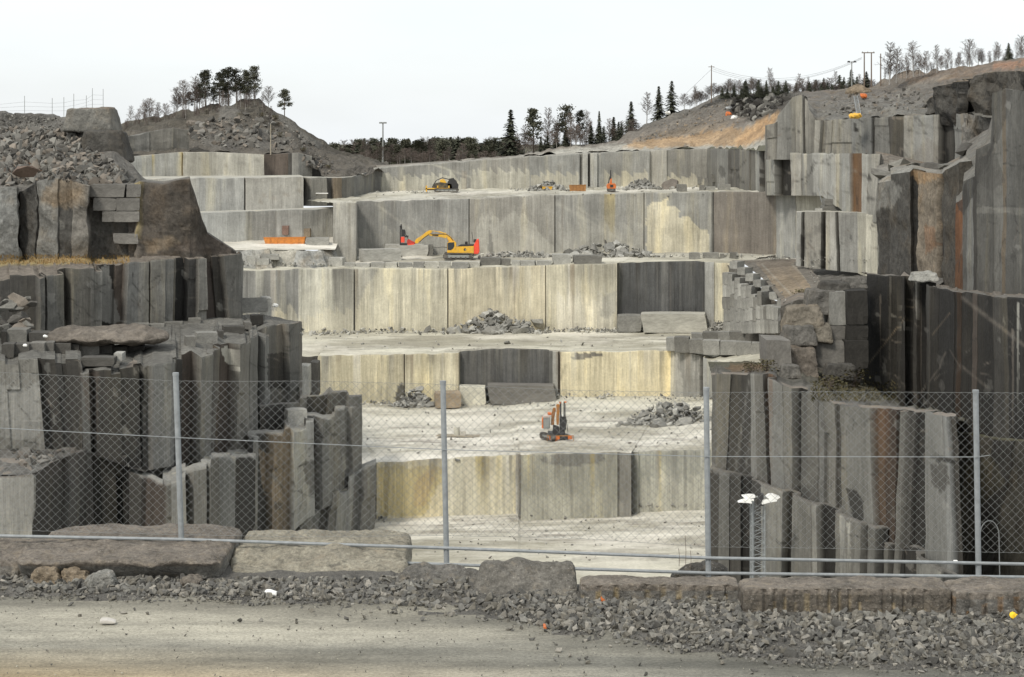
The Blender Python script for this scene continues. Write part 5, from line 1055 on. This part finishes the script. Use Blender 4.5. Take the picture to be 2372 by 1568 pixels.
mb = MB(); mb.tube((Q(1416,0)[0],0,Q(0,420)[1]),(Q(1415,0)[0],0,Q(0,397)[1]),.13,.07); mb.build('arm', DARK, om)
mb = MB(); mb.tube((Q(1410,0)[0],.2,Q(0,430)[1]),(Q(1414,0)[0],.1,Q(0,412)[1]),.07); mb.build('boom_cylinder', DARK, om)
# ---- tubs and trough
def tub(name, u0, u1, v0, v1, label, mat, dep=1.6, ribs=3, cat='container'):
    p = hit((u0+u1)/2, v1); Y = p.y+.6; w = (u1-u0)*M(Y); h = (v1-v0)*M(Y); t = empty(name, W((u0+u1)/2, v1, p.y)+Vector((0,.6,0))); tag(t, label, cat)
    b = MB(); x0, x1 = -w/2, w/2; i = .12*w; wl = .06
    b.prism([(x0+i*.4,0),(x1-i*.2,0),(x1,h),(x0,h*.9)], 0, wl); b.prism([(x0+i*.4,0),(x1-i*.2,0),(x1,h),(x0,h*.9)], dep-wl, dep)
    b.prism([(x0+i*.4,0),(x0+i*.4+wl,0),(x0+wl,h*.9),(x0,h*.9)], wl, dep-wl); b.prism([(x1-i*.2-wl,0),(x1-i*.2,0),(x1,h),(x1-wl,h)], wl, dep-wl); b.box(x0+i*.4+wl,x1-i*.2-wl,wl,dep-wl,0,.05)
    b.build('shell', mat, t)
    for k in range(ribs):
        x = x0+w*(k+1)/(ribs+1); MB().box(x-.05,x+.05,-.07,-.003,.05,h*.85).build('rib', mat, t)
    MB().box(x0+.02,x1-.02,-.06,-.002,h*.9,h*.98).build('rim', mat, t)
    return t
tub('skip_container', 1319, 1358, 428, 443, 'rusty orange skip container on the top bench', RUSTM, 1.8, 4)
tub('tub', 1256, 1280, 432, 441, 'small yellow tub in front of the rock heap on the top bench', YEL, 1.2, 1)
tub('steel_trough', 609, 706, 549.5, 566, 'long orange steel trough on the white bench at left', m_plain('orange_steel', (.60,.22,.045), .7, dirt=(.30,.14,.05)), 1.2, 5, 'trough')
tub('tool_box', 722, 728, 446, 452, 'tiny orange box by the dark columns on the upper left terraces', ORA, .4, 1, 'box')
mb = MB(); q = hit(738,452); mb.tube((q.x-.9,q.y-.4,q.z+.3),(q.x+1.6,q.y-.4,q.z+.3),.09); tag(mb.build('pipe', WHITE), 'short white pipe lying beside the tiny orange box', 'pipe')
# ---- plank pallet on the lower bench
p = hit(1060, 1014); pt = empty('plank_pallet', p); tag(pt, 'weathered plank pallet with a pale drum on the lower bench', 'pallet') ; k_ = p.y/F
for i in range(5):
    mb = MB(); y = i*.35; mb.add(*(lambda b: (b.v, b.f))(MB().box(-2.6+i*.05, 2.5+R.uniform(-.2,.2), y, y+.26, .12, .19))); mb.build('plank', PALEW, pt, rot=(0,.015,-.06))
for x in (-1.8,0,1.8): MB().box(x-.1,x+.1,-.05,1.7,0,.12).build('bearer', WOOD, pt, rot=(0,0,-.06))
mb = MB(); mb.tube((0,0,0),(0,0,1.05),.36,.36,n=14); q = mb.build('drum', m_plain('pale_drum', (.48,.46,.38), .8), None, W(1058,1009,p.y+.9)+Vector((0,0,-.02))); tag(q, 'pale upright drum standing on the plank pallet', 'drum')
mb = MB(); mb.box(-.35,.35,-.25,.25,0,.55); q = mb.build('crate', m_plain('pale_crate', (.5,.47,.40), .8), None, W(1072,1009,p.y+.9), bevel=.03); tag(q, 'low pale crate beside the drum on the plank pallet', 'crate')
# ---- lamp mast in the pit
Y = 139.0; lm = empty('floodlight_mast', W(1757, 1560, Y)); tag(lm, 'white headed floodlight mast rising from the pit behind the fence', 'floodlight'); O2 = lm.location
def N(u, v, dy=0): return W(u, v, Y)-O2+Vector((0,dy,0))
for du, dy in ((-15,0),(15,0),(-15,.95),(15,.95)):
    mb = MB(); mb.tube(N(1757+du,1560,dy), N(1757+du,1172,dy), .045); mb.build('upright', STEEL, lm)
mb = MB(); zz = [1172+i*14 for i in range(28)]
for i, v in enumerate(zz[:-1]):
    a, b = (-15,15) if i%2 else (15,-15)
    mb.tube(N(1757+a,v), N(1757+b,v+14), .022, n=4); mb.tube(N(1757+a,v,.95), N(1757+b,v+14,.95), .022, n=4); mb.tube(N(1757+a,v,0), N(1757+a,v+14,.95), .022, n=4); mb.tube(N(1757-15,v), N(1757+15,v), .018, n=4)
mb.build('lattice', STEEL, lm)
mb = MB(); mb.tube(N(1746,1560,.4), N(1746,1152,.4), .11, n=10); mb.build('pole', STEEL, lm)
mb = MB(); mb.tube(N(1728,1150,-.1), N(1790,1150,-.1), .06, n=8); mb.build('crossbar', GREYP, lm)
MB().prism([(N(u,0).x, N(0,v).z) for u,v in ((1755,1143),(1768,1143),(1768,1170),(1755,1172))], -.2, .3).build('junction_box', DARK, lm)
for P, P2 in ((((1718,1148),(1735,1145.5),(1748,1146),(1748,1151),(1726,1154.5)),((1708,1160.5),(1722,1155),(1736,1152.5),(1740,1163),(1730,1161.5))),
          (((1774,1149.5),(1781,1144.5),(1790,1144),(1806,1150),(1797,1156.5),(1784,1156)),((1763,1165),(1766,1156.5),(1784,1154),(1797,1157.5),(1780,1160.5)))):
    lh = MB().prism([(N(u,0).x, N(0,v).z) for u,v in P], -.35, .35).prism([(N(u,0).x, N(0,v).z) for u,v in P2], -.6, .1).build('lamp_head', WHITE, lm)
    cx = sum(q[0] for q in P)/len(P); mb = MB(); mb.box(N(cx-9,0).x, N(cx+9,0).x, -.58, -.552, N(0,1157).z, N(0,1152).z); mb.build('lamp_glass', LAMPG, lh)

# ================================================================ TREES
def spruce(seed, h=10, rad=2.2, bare=.06, dens=1.0):
    r = random.Random(seed); t = MB(); t.tube((0,0,-.5),(0,0,h*.95),.16,.03,n=6); c = MB(); z = h*bare
    while z < h:
        f = (z-h*bare)/(h*(1-bare)); Rr = rad*(1-f)**.85*(.62+.6*r.random())+.12; nb = int((5+6*(1-f))*dens)
        for b in range(nb):
            a = r.uniform(0,6.28); ln = Rr*r.uniform(.6,1.12); m = max(2, int(ln/.32))
            for k in range(m):
                q = (k+.6)/m*ln; w = .30*(1.1-.5*k/m)*r.uniform(.8,1.4); zz = z-q*.32+r.uniform(-.12,.12); x, y = q*math.cos(a), q*math.sin(a)
                ta = a+1.57+r.uniform(-.5,.5); dx, dy = w*math.cos(ta), w*math.sin(ta); ox, oy = .33*math.cos(a), .33*math.sin(a)
                c.add([(x-dx,y-dy,zz-.08),(x+ox,y+oy,zz-.22),(x+dx,y+dy,zz-.08),(x-ox*.6,y-oy*.6,zz+.1)], [(0,1,2,3)])
        z += .27+.12*r.random()
    return t.mesh('trunk'), c.mesh('crown'), BARK, SPR
def pine(seed, h=11, rad=2.2, bare=.45):
    r = random.Random(seed); t = MB(); bx, by = r.uniform(-.3,.3), r.uniform(-.3,.3); t.tube((0,0,-.5),(bx*.5,by*.5,h*.5),.17,.12); t.tube((bx*.5,by*.5,h*.5),(bx,by,h*.96),.12,.03); c = MB()
    for i in range(38):
        f = r.random()**.8; z = h*(bare+(1-bare)*f); Rr = rad*(1-f*.75)*r.uniform(.5,1.1); a = r.uniform(0,6.28); x, y = bx*z/h+Rr*math.cos(a)*.8, by*z/h+Rr*math.sin(a)*.8
        t.tube((bx*z/h,by*z/h,z-.5),(x,y,z),.05,.02,n=4); cr = r.uniform(.6,1.1)
        for k in range(48):
            p = Vector((r.gauss(0,1),r.gauss(0,1),r.gauss(0,.55)))*cr*.55+Vector((x,y,z)); d = Vector((r.gauss(0,1),r.gauss(0,1),r.gauss(0,1))).normalized()*.2; e = d.orthogonal().normalized()*.14
            c.add([p-d,p+e,p+d,p-e],[(0,1,2,3)])
    return t.mesh('trunk'), c.mesh('crown'), BARK, PIN
def bare(seed, h=9, spread=.34, n1=34, thin=.026, mul=1.15):
    r = random.Random(seed); t = MB(); bx, by = r.uniform(-.4,.4), r.uniform(-.4,.4); t.tube((0,0,-.5),(bx,by,h*.92),.11*mul,.025,n=6); c = MB()
    for i in range(n1):
        f = .22+.75*(i/n1)**.9; z = h*f; ln = h*spread*(1-f*.72)*r.uniform(.7,1.2); a = i*2.4+r.uniform(-.5,.5); up = r.uniform(.7,1.4)
        p0 = Vector((bx*f,by*f,z)); d = Vector((math.cos(a),math.sin(a),up)).normalized(); p1 = p0+d*ln; c.tube(p0,p1,.035*mul,.012,n=3)
        for k in range(9):
            q = p0.lerp(p1, .25+.75*k/8); e = (d+Vector((r.gauss(0,.6),r.gauss(0,.6),r.gauss(.1,.5)))).normalized()*ln*r.uniform(.25,.5); c.tube(q,q+e,thin,thin*.4,n=3)
            for j in range(4):
                g = q+e*r.uniform(.3,1); w = (e.normalized()+Vector((r.gauss(0,.7),r.gauss(0,.7),r.gauss(0,.6)))).normalized()*ln*.22; c.tube(g,g+w,thin*.7,thin*.3,n=3)
    return t.mesh('trunk'), c.mesh('crown'), BIRCH, TWIG
def shrub(seed, h=1.6, w=1.6, n=170, mat=None, stems=14):
    r = random.Random(seed); t = MB(); c = MB()
    for i in range(stems):
        a = r.uniform(0,6.28); q = Vector((math.cos(a)*w*.5*r.random(), math.sin(a)*w*.5*r.random(), h*r.uniform(.6,1))); t.tube((0,0,-.1), q, .025, .01, n=3)
    for i in range(n):
        z = h*r.random()**.8; p = Vector((r.gauss(0,.3)*w, r.gauss(0,.3)*w, z)); d = Vector((r.gauss(0,1),r.gauss(0,1),r.gauss(0,1))).normalized()*.14; e = d.orthogonal().normalized()*.08
        c.add([p-d,p+e,p+d,p-e],[(0,1,2,3)])
    return t.mesh('stems'), c.mesh('leaves'), TWIG, mat or BUSH
KIND = {'spruce': [spruce(i, 10, R.uniform(2.5,3.1), dens=1.3) for i in range(4)], 'pine': [pine(20+i, 11, R.uniform(2.5,3.1), R.uniform(.28,.45)) for i in range(4)],
        'bare': [bare(40+i, 9, R.uniform(.24,.36)) for i in range(5)], 'broad': [bare(60, 8, .5, 34), bare(61, 8, .46, 34)],
        'shrub': [shrub(70), shrub(71)], 'fatspruce': [spruce(90, 10, 4.2, .0, 1.5), spruce(91, 10, 4.6, .0, 1.5)], 'solo': [pine(97, 11, 3.4, .35)]}
HT = dict(spruce=10, pine=11.3, bare=9, broad=8.4, shrub=1.7, fatspruce=10, solo=11.4)
NM = dict(spruce='spruce_tree', pine='pine_tree', bare='bare_tree', broad='bare_tree', shrub='shrub', fatspruce='spruce_tree', solo='pine_tree')
for k, L_ in KIND.items():
    for a, b, ma, mb2 in L_: a.materials.append(ma); b.materials.append(mb2)
cnt = [0]
def tree(kind, u, vt, vb, Y, label, group=None, wide=1.0):
    a, b, _, _ = KIND[kind][cnt[0] % len(KIND[kind])]; cnt[0] += 1
    s = (vb-vt)*M(Y)/HT[kind]; p = W(u, vb, Y)
    t = empty(NM[kind], p, R.uniform(0,6.28)); t.scale = (s*wide, s*wide, s); tag(t, label, 'shrub' if kind == 'shrub' else 'tree', group)
    link('stems' if kind == 'shrub' else 'trunk', a, None, t); link('leaves' if kind == 'shrub' else 'crown', b, None, t); return t
# wooded hill
for kd, u, vt, vb, lb, w in (('pine',476,164,252,'pine at the left end of the tall clump on the wooded hill',1),('pine',508,168,250,'ragged pine second in the tall clump on the hill',.9),('pine',530,158,246,'pine in the middle of the tall clump on the hill',1),('pine',548,162,244,'dense pine just right of the clump middle on the hill',1),('pine',570,164,242,'slim pine left of the tallest pine on the hill',.8),('pine',589,154,240,'tallest pine at the right end of the hill clump',.85),('solo',659,209,276,'lone wind shaped pine on the right flank of the hill',1),
                     ('broad',424,188,268,'broad bare tree left of the hill pines',.9),('bare',449,182,262,'tall bare tree between the broad bare tree and the pines',1),('broad',622,202,256,'bare tree between the hill clump and the lone pine',.8),('bare',410,206,272,'slender bare tree at the left of the hill crest',1),
                     ('bare',303,248,292,'small bare tree where the hill meets the left rubble',1),('bare',334,236,290,'bare twiggy tree on the left shoulder of the hill',1.1),('broad',346,230,288,'bare round tree on the left shoulder of the hill',1),('bare',366,240,284,'thin bare tree in the gap of the left shoulder',1),('broad',384,242,282,'low bare tree nearest the hill crest on the left shoulder',1),('bare',272,270,300,'smallest bare tree beside the huge split boulder',1),('bare',462,205,255,'short bare tree under the left hill pine',1)):
    tree(kd, u, vt-3, vb, 376, lb, None, w*1.2)
for i in range(60):
    t = R.random(); u = 285+350*t; v = 290-55*min(1, t*1.15)+R.uniform(0,22)+ (30 if u > 610 else 0); tree('bare', u, v-R.uniform(16,40), v+2, 374-R.uniform(0,10), 'leafless sapling among the trees of the wooded hill', 'saplings of the wooded hill')
for i in range(12):
    u = R.uniform(470,760); v = 245+max(0,(u-610))*.62+R.uniform(6,60); tree('shrub', u, v-R.uniform(7,12), v, hit(u, v).y, 'low shrub on the stony wooded hill', 'shrubs of the wooded hill', 1.3)
for i in range(14):
    u = 405+190*(i+R.random())/14; v = 262-max(0,(u-405))*.14; kd = R.choice(['pine','bare','broad']); tree(kd, u, v-R.uniform(40,66), v, 377+R.uniform(0,5), {'pine':'pine filling the clump behind the tall hill pines','bare':'slim leafless tree filling the clump on the hill','broad':'round leafless tree filling the clump on the hill'}[kd], {'pine':'filler pines of the hill clump','bare':'slim leafless trees of the hill clump','broad':'round leafless trees of the hill clump'}[kd], 1.1)
# far wood
for i in range(120):
    u = 742+450*(i+R.random()*.8)/120; kd = R.choice(['spruce','spruce','pine','pine','pine','bare','broad']); vt = 331+R.uniform(-14,10)+max(0,(830-u)*.2); tree(kd, u, vt, 402, R.uniform(440,520), {'spruce':'dark spruce in the far wood beyond the top bench','pine':'bushy pine in the far wood beyond the top bench','bare':'leafless tree in the far wood beyond the top bench','broad':'round leafless tree in the far wood beyond the top bench'}[kd], {'spruce':'spruces of the far wood','pine':'pines of the far wood','bare':'slim leafless trees of the far wood','broad':'round leafless trees of the far wood'}[kd], 1.35)
for i in range(40):
    u = 740+460*(i+R.random()*.8)/40; v = 378+R.uniform(-3,8); kd = R.choice(['broad','bare','bare']); tree(kd, u, v-R.uniform(18,38), v+4, R.uniform(395,430), 'brown leafless thicket tree before the far wood', 'thicket before the far wood', 1.5)
# trees right of centre
for kd, u, vt, vb, Y, lb, w in (('spruce',1183,254,372,395,'big dark spruce standing forward left of the pines',1.25),('pine',1236,249,356,400,'tall pine with a bare lower stem right of the big spruce',1),('bare',1268,250,352,400,'tall pale bare birch right of the first tall pine',1),('pine',1308,243,350,402,'broadest dark pine in the middle of the row',1.15),('pine',1344,254,346,404,'narrow pine right of the broadest one',.9),('bare',1322,262,346,400,'thin birch before the broadest pine',1),('bare',1366,280,340,402,'slight bare tree between the narrow pine and the thin spruce',1),('spruce',1388,258,336,405,'thin see through spruce in the row',.7),('bare',1358,258,330,406,'wispy bare tree behind the narrow pine',.9),('spruce',1440,284,318,400,'small dark spruce before the conical one',1.2),('spruce',1462,234,314,398,'conical dark spruce at the left foot of the dirt slope',1.1),('bare',1498,214,284,394,'bare birch beside the tree pair on the dirt slope',1.2),('spruce',1526,200,276,392,'left loose spruce of the pair on the dirt slope',1.2),('spruce',1556,188,272,391,'right dense spruce of the pair on the dirt slope',1.2),('bare',1290,280,350,400,'low bare tree between the birch and the broadest pine',1),('bare',1215,290,362,398,'low bare tree right beside the big spruce',1)):
    tree(kd, u, vt, vb, Y, lb, None, w)
for i in range(34):
    u = 1175+300*(i+R.random())/34; v = 368-(u-1180)*.16; kd = R.choice(['broad','bare','spruce']); tree(kd, u, v-R.uniform(20,58), v+3, R.uniform(388,415), {'broad':'low leafless bush under the row of pines','bare':'low leafless sapling under the row of pines','spruce':'low young spruce under the row of pines'}[kd], {'broad':'leafless bushes under the pines','bare':'saplings under the pines','spruce':'young spruces under the pines'}[kd], 1.4)
for i in range(18):
    u = 1655+375*(i+R.random())/18; v = 226 if u < 1720 else 222; tree('fatspruce', u, v-R.uniform(20,36), v, 371 if u < 1850 else 352, 'young bushy spruce in the row along the right ridge', 'young spruces along the right ridge', 1.3)
# right ridge
for u, vt in ((1728,184),(1757,183),(1790,200),(1820,185),(1775,186),(1888,185),(1908,180),(1945,172),(1955,178),(1985,176),(1860,200),(1700,196),(1872,192)):
    tree('fatspruce', u, vt, 222, 372, 'young bushy spruce in the row along the right ridge', 'young spruces along the right ridge', 1.15)
tree('spruce', 2007, 166, 214, 340, 'dark pointed spruce beside the double pole', None, 1.6)
tree('spruce', 1972, 160, 208, 345, 'upright spruce below the twin headed lamp pole', None, 1.4)
for u, vt, vb in ((1785,158,208),(1612,200,246),(1690,182,222),(1850,170,216),(1873,178,212),(1935,165,208),(1990,172,205),(1740,178,214)): tree('bare', u, vt, vb, 374, 'thin leafless birch among the young spruces of the ridge', 'thin birches among the young spruces', 1)
for i in range(56):
    u = 1585+440*(i+R.random())/56; v = 256-(u-1580)*.39 if u < 1680 else 219; tree(R.choice(['broad','shrub']) if False else 'broad', u, v-R.uniform(16,40), v+4, 382 if u < 1840 else 356, 'brown leafless bush along the ridge beside the single pole', 'leafless bushes along the right ridge', 1.5)
for kd, u, vt, vb, lb, w in (('bare',2060,98,192,'tall loose birch right of the last pole',1.3),('bare',2076,112,188,'birch leaning beside the tall loose one',1.2),('bare',2116,98,174,'dense tall birch left of the bare row on the ridge',1.3),('bare',2146,118,170,'mid height birch in the bare row on the ridge',1.3),('bare',2170,104,166,'pointed birch in the bare row on the ridge',1.1),('broad',2196,114,164,'roundish bare tree left of the big round one',.9),('broad',2246,90,158,'big round bare tree on the right ridge',1.1),('bare',2307,98,150,'small bare tree between the round tree and the dark pine',1),('fatspruce',2336,98,146,'dark pine on the right ridge near the frame edge',1.0),('broad',2366,84,146,'bare tree cut by the right frame edge',1),('bare',2100,130,178,'low birch under the dense tall one',1.2),('bare',2130,125,172,'low birch right of the dense tall one',1.2),('broad',2180,128,166,'low bare tree under the pointed birch',1),('bare',2222,122,160,'slight bare tree touching the big round one',1)):
    tree(kd, u, vt, vb, 316, lb, None, w)
for i in range(40):
    u = 2045+330*(i+R.random())/40; v = 186-(u-2045)*.14; tree('bare', u, v-R.uniform(18,46), v+2, 318, 'low leafless tree among the birches on the right ridge', 'low leafless trees on the right ridge', 1.2)
# shrubs on the ledges
for u, vt, vb, lb in ((1862,668,697,'green shrub at the end of the ramp above the tan boulder'),(1884,676,697,'low yellowish shrub beside the green one'),(1980,852,898,'tangled bush in the corner below the dark face'),(1925,868,905,'low bush left of the tangled one'),(1775,832,860,'brown shrub at the foot of the tilted dark block'),(1738,838,862,'rusty shrub on the rim of the tall right face')):
    q = hit(u, vb); tree('shrub', u, vt, vb, min(q.y, 172) if vb > 750 else 231, lb, None, 1.5)
# dry grass on the left ledge
items = []; mb = MB()
for i in range(1500):
    u, v = R.uniform(-60, 300), R.uniform(592, 612); q = hit(u, v); h = R.uniform(.1,.35); a = R.uniform(0,6.28)
    mb.add([(q.x-.06,q.y,q.z-.02),(q.x+.06,q.y,q.z-.02),(q.x+.15*math.cos(a),q.y+.15*math.sin(a),q.z+h)],[(0,1,2)])
tag(mb.build('dry_grass', DRY), kind='stuff')
mb = MB()
for i in range(1100):
    u, v = R.uniform(1880, 2080), R.uniform(885, 930); q = hit(u, v); h = R.uniform(.05,.3); a = R.uniform(0,6.28)
    mb.add([(q.x-.05,q.y,q.z-.02),(q.x+.05,q.y,q.z-.02),(q.x+.25*math.cos(a),q.y+.25*math.sin(a),q.z+h)],[(0,1,2)])
tag(mb.build('weeds', BUSH), kind='stuff')

# ================================================================ POLES, WIRES, LADDERS
def pole(name, u, vt, vb, Y, label, r=.12, mat=WOOD):
    t = empty(name, W(u, vb, Y)); tag(t, label, 'utility pole'); mb = MB(); mb.tube((0,0,-.5),(0,0,(vb-vt)*M(Y)),r,r*.7,n=8); mb.build('shaft', mat, t); return t
t = pole('utility_pole', 1648, 151, 232, 378, 'single wooden pole with wires at the top of the dirt slope')
mb = MB(); mb.tube((-.6,0,6.6),(.6,0,6.6),.06); mb.build('crossarm', WOOD, t)
t = empty('utility_pole', W(2010, 205, 336)); tag(t, 'double pole with a shared crossarm on the right ridge', 'utility pole'); k_ = M(336)
for du in (-8,8.5): mb = MB(); mb.tube((du*k_,0,-.5),(du*k_,0,84*k_),.13,.1,n=8); mb.build('shaft', WOOD, t)
mb = MB(); mb.tube((-14*k_,0,83*k_),(16*k_,0,83*k_),.09); mb.build('crossarm', WOOD, t)
for du in (-12,0,14): mb = MB(); mb.tube((du*k_,0,83.5*k_),(du*k_,0,86*k_),.07); mb.build('insulator', GREYP, t)
pole('utility_pole', 2040, 124, 204, 332, 'last single wooden pole, beside the tall loose birch', .13)
pole('marker_pole', 627, 287, 352, 330, 'pale post standing above the wooded hill face', .11, PALEW)
t = pole('lamp_pole', 887, 284, 384, 430, 'far lamp pole rising out of the wood', .2, GREYP); t['category'] = 'lamp pole'
for dx in (-.45,.45):
    mb = MB(); mb.box(dx-.38,dx+.38,-.25,.25,9.5,9.85); mb.build('lamp_head', GREYP, t)
t = pole('lamp_pole', 1973, 142, 206, 342, 'twin headed lamp pole among the young spruces', .13, GREYP); t['category'] = 'lamp pole'; k_ = M(342)
for dx in (-7,7):
    mb = MB(); mb.tube((0,0,62*k_),(dx*k_,0,63.5*k_),.05); a = mb.build('lamp_arm', GREYP, t); mb = MB(); mb.prism([((dx-3.4)*k_,61.5*k_),((dx+3.4)*k_,61.5*k_),((dx+2)*k_,65*k_),((dx-2)*k_,65*k_)], -.25,.25); mb.build('lamp_head', DARK, a)
def sag(a, b, d, n=18): return [a.lerp(b, i/n)-Vector((0,0,4*d*(i/n)*(1-i/n))) for i in range(n+1)]
for dv, d in ((0,3.0),(4,3.1),(9,3.0)):
    mb = MB(); mb.path(sag(W(1648,154+dv,378), W(1996,133+dv*.4,336), d), .022, 3); tag(mb.build('power_line', DARK), 'thin black wire sagging from the single pole to the double pole', 'wire', 'wires between the ridge poles')
mb = MB(); mb.path([W(1648,160,378), W(1575,230,384)], .022, 3); tag(mb.build('stay_wire', DARK), 'slanting stay wire left of the single pole', 'wire')
def ladder(u0, vt, u1, vb, Y0, Y1, w, label):
    a, b = W(u0, vt, Y1), W(u1, vb, Y0); t = empty('ladder', b); tag(t, label, 'ladder'); d = a-b
    for s in (-w/2, w/2): mb = MB(); mb.tube((s,0,0),(s+d.x,d.y,d.z),.035,n=5); mb.build('rail', STEEL, t)
    n = int(d.length/.4)
    for i in range(1, n): q = d*(i/n); mb = MB(); mb.tube((q.x-w/2,q.y,q.z),(q.x+w/2,q.y,q.z),.022,n=4); mb.build('rung', STEEL, t)
ladder(1982, 222, 1990, 266, 266.5, 280, .55, 'metal ladder leaning on the sloping rock above the yellow tarpaulin')
ladder(1899, 434, 1910, 478, 266, 267.5, .5, 'metal ladder at the left of the stack of dark blocks')
# ---- coloured debris
def lump(name, u0, u1, v0, v1, Y, mat, label, cat, seed=0):
    a, b = W(u0, v1, Y), W(u1, v0, Y); o = boulder(name, a.x, b.x, Y-.5, Y+.7, a.z-.05, b.z, label, k=2.5, amp=.22, fr=1.1, seed=seed, mat=mat, cuts=8, cat=cat); return o
lump('tarpaulin', 1967, 1996, 263, 273, 266.3, YEL, 'bundled yellow tarpaulin at the foot of the upper ladder', 'tarpaulin', 1)
lump('tarpaulin', 1993, 2008, 217, 227, 300, ORA, 'orange sheet by the top of the upper ladder', 'tarpaulin', 2)
for u0,u1,v0,v1,mt,lb in ((1681,1694,258,272,ORA,'torn orange sheet on the dirt slope below the rock scree'),(1696,1711,268,281,WHITE,'crumpled white sheet beside the torn orange one'),(1681,1697,248,253,WHITE,'thin white strip above the torn orange sheet'),(1542,1553,258,262,WHITE,'small white scrap on the upper dirt slope')):
    q = hit((u0+u1)/2, (v0+v1)/2); lump('plastic_sheet', u0, u1, v0, v1, q.y-.1, mt, lb, 'plastic sheet', u0)
for u, v, s, lb in ((295-190,602+180,.4,'white scrap on the dark blocks of the left ledge'),(58,803,.4,'white scrap between the lower blocks at far left'),(638,712,.7,'white lamp on a short stand by the left corner'),(2213,1303,.05,'white rag on the rim by the right rail')):
    Y = 172 if u < 200 else 222 if u < 700 else 21; o = boulder('white_scrap', *(lambda c: (c.x-s/2, c.x+s/2, c.y-s*.3, c.y+s*.3, c.z, c.z+s*.6))(W(u, v, Y)), lb, k=2.4, amp=.1*s, fr=1.5/s, seed=int(u), mat=WHITE, cuts=6, cat='scrap')
# ---- post and wire fence on the left rubble hill
fz = empty('wire_fence', W(150, 268, 240)); tag(fz, 'thin post and wire fence on the crest of the left rubble hill', 'fence'); Of = fz.location
posts = [(-10,232,262),(57,222,268),(121,227,270),(148,225,270),(171,217,270),(200,221,280),(214,204,285),(239,206,290)]
for u, vt, vb in posts: mb = MB(); mb.tube(W(u,vb,240)-Of, W(u,vt,240)-Of, .035, n=5); mb.build('post', GREYP, fz)
mb = MB()
for fr_ in (.35,.6,.85): mb.path([W(u, vt+(262-vt if u < 200 else 248-vt)*fr_, 240)-Of for u, vt, vb in posts], .012, 3)
mb.build('wire', GREYP, fz)

# ================================================================ LIGHT, SKY, CAMERA
SEL, SAZ = math.radians(48), math.radians(215)      # sun high, behind the camera and to the left
dirv = Vector((math.sin(SAZ)*math.cos(SEL), math.cos(SAZ)*math.cos(SEL), math.sin(SEL)))
sun = bpy.data.lights.new('sun', 'SUN'); sun.energy = 1.7; sun.angle = math.radians(12); sun.color = (1,.955,.88)
so = bpy.data.objects.new('sun', sun); C.link(so); so.rotation_euler = dirv.to_track_quat('Z','Y').to_euler(); so.location = (0,0,80)
w = bpy.data.worlds.new('World'); bpy.context.scene.world = w; w.use_nodes = True; nt = w.node_tree; bg = nt.nodes['Background']
sky = nt.nodes.new('ShaderNodeTexSky'); sky.sky_type = 'NISHITA'; sky.sun_disc = False; sky.sun_elevation = SEL; sky.sun_rotation = SAZ; sky.dust_density = 2.0; sky.altitude = 100
tc = nt.nodes.new('ShaderNodeTexCoord'); mp = nt.nodes.new('ShaderNodeMapping'); mp.inputs['Scale'].default_value = (1,1,3.5); nz = nt.nodes.new('ShaderNodeTexNoise'); nz.inputs['Scale'].default_value = 2.2; nz.inputs['Detail'].default_value = 6
mr = nt.nodes.new('ShaderNodeMapRange'); mr.inputs[1].default_value = .3; mr.inputs[2].default_value = .68; mr.inputs[3].default_value = .68; mr.inputs[4].default_value = .98
mx = nt.nodes.new('ShaderNodeMix'); mx.data_type = 'RGBA'; mx.inputs[7].default_value = (7.0,7.25,7.42,1)
nt.links.new(tc.outputs['Generated'], mp.inputs[0]); nt.links.new(mp.outputs[0], nz.inputs['Vector']); nt.links.new(nz.outputs['Fac'], mr.inputs[0]); nt.links.new(mr.outputs[0], mx.inputs[0]); nt.links.new(sky.outputs[0], mx.inputs[6]); nt.links.new(mx.outputs[2], bg.inputs['Color'])
bg.inputs['Strength'].default_value = .1
cam = bpy.data.cameras.new('camera'); co = bpy.data.objects.new('camera', cam); C.link(co); co.rotation_euler = (math.pi/2, 0, 0)
cam.sensor_width = 36; cam.lens = 36*F/2372; cam.shift_y = -(784-VH)/2372; cam.clip_start = .5; cam.clip_end = 20000
S = bpy.context.scene; S.camera = co; S.render.engine = 'CYCLES'
S.view_settings.view_transform = 'Standard'; S.view_settings.look = 'None'; S.view_settings.exposure = .62; S.view_settings.gamma = 1
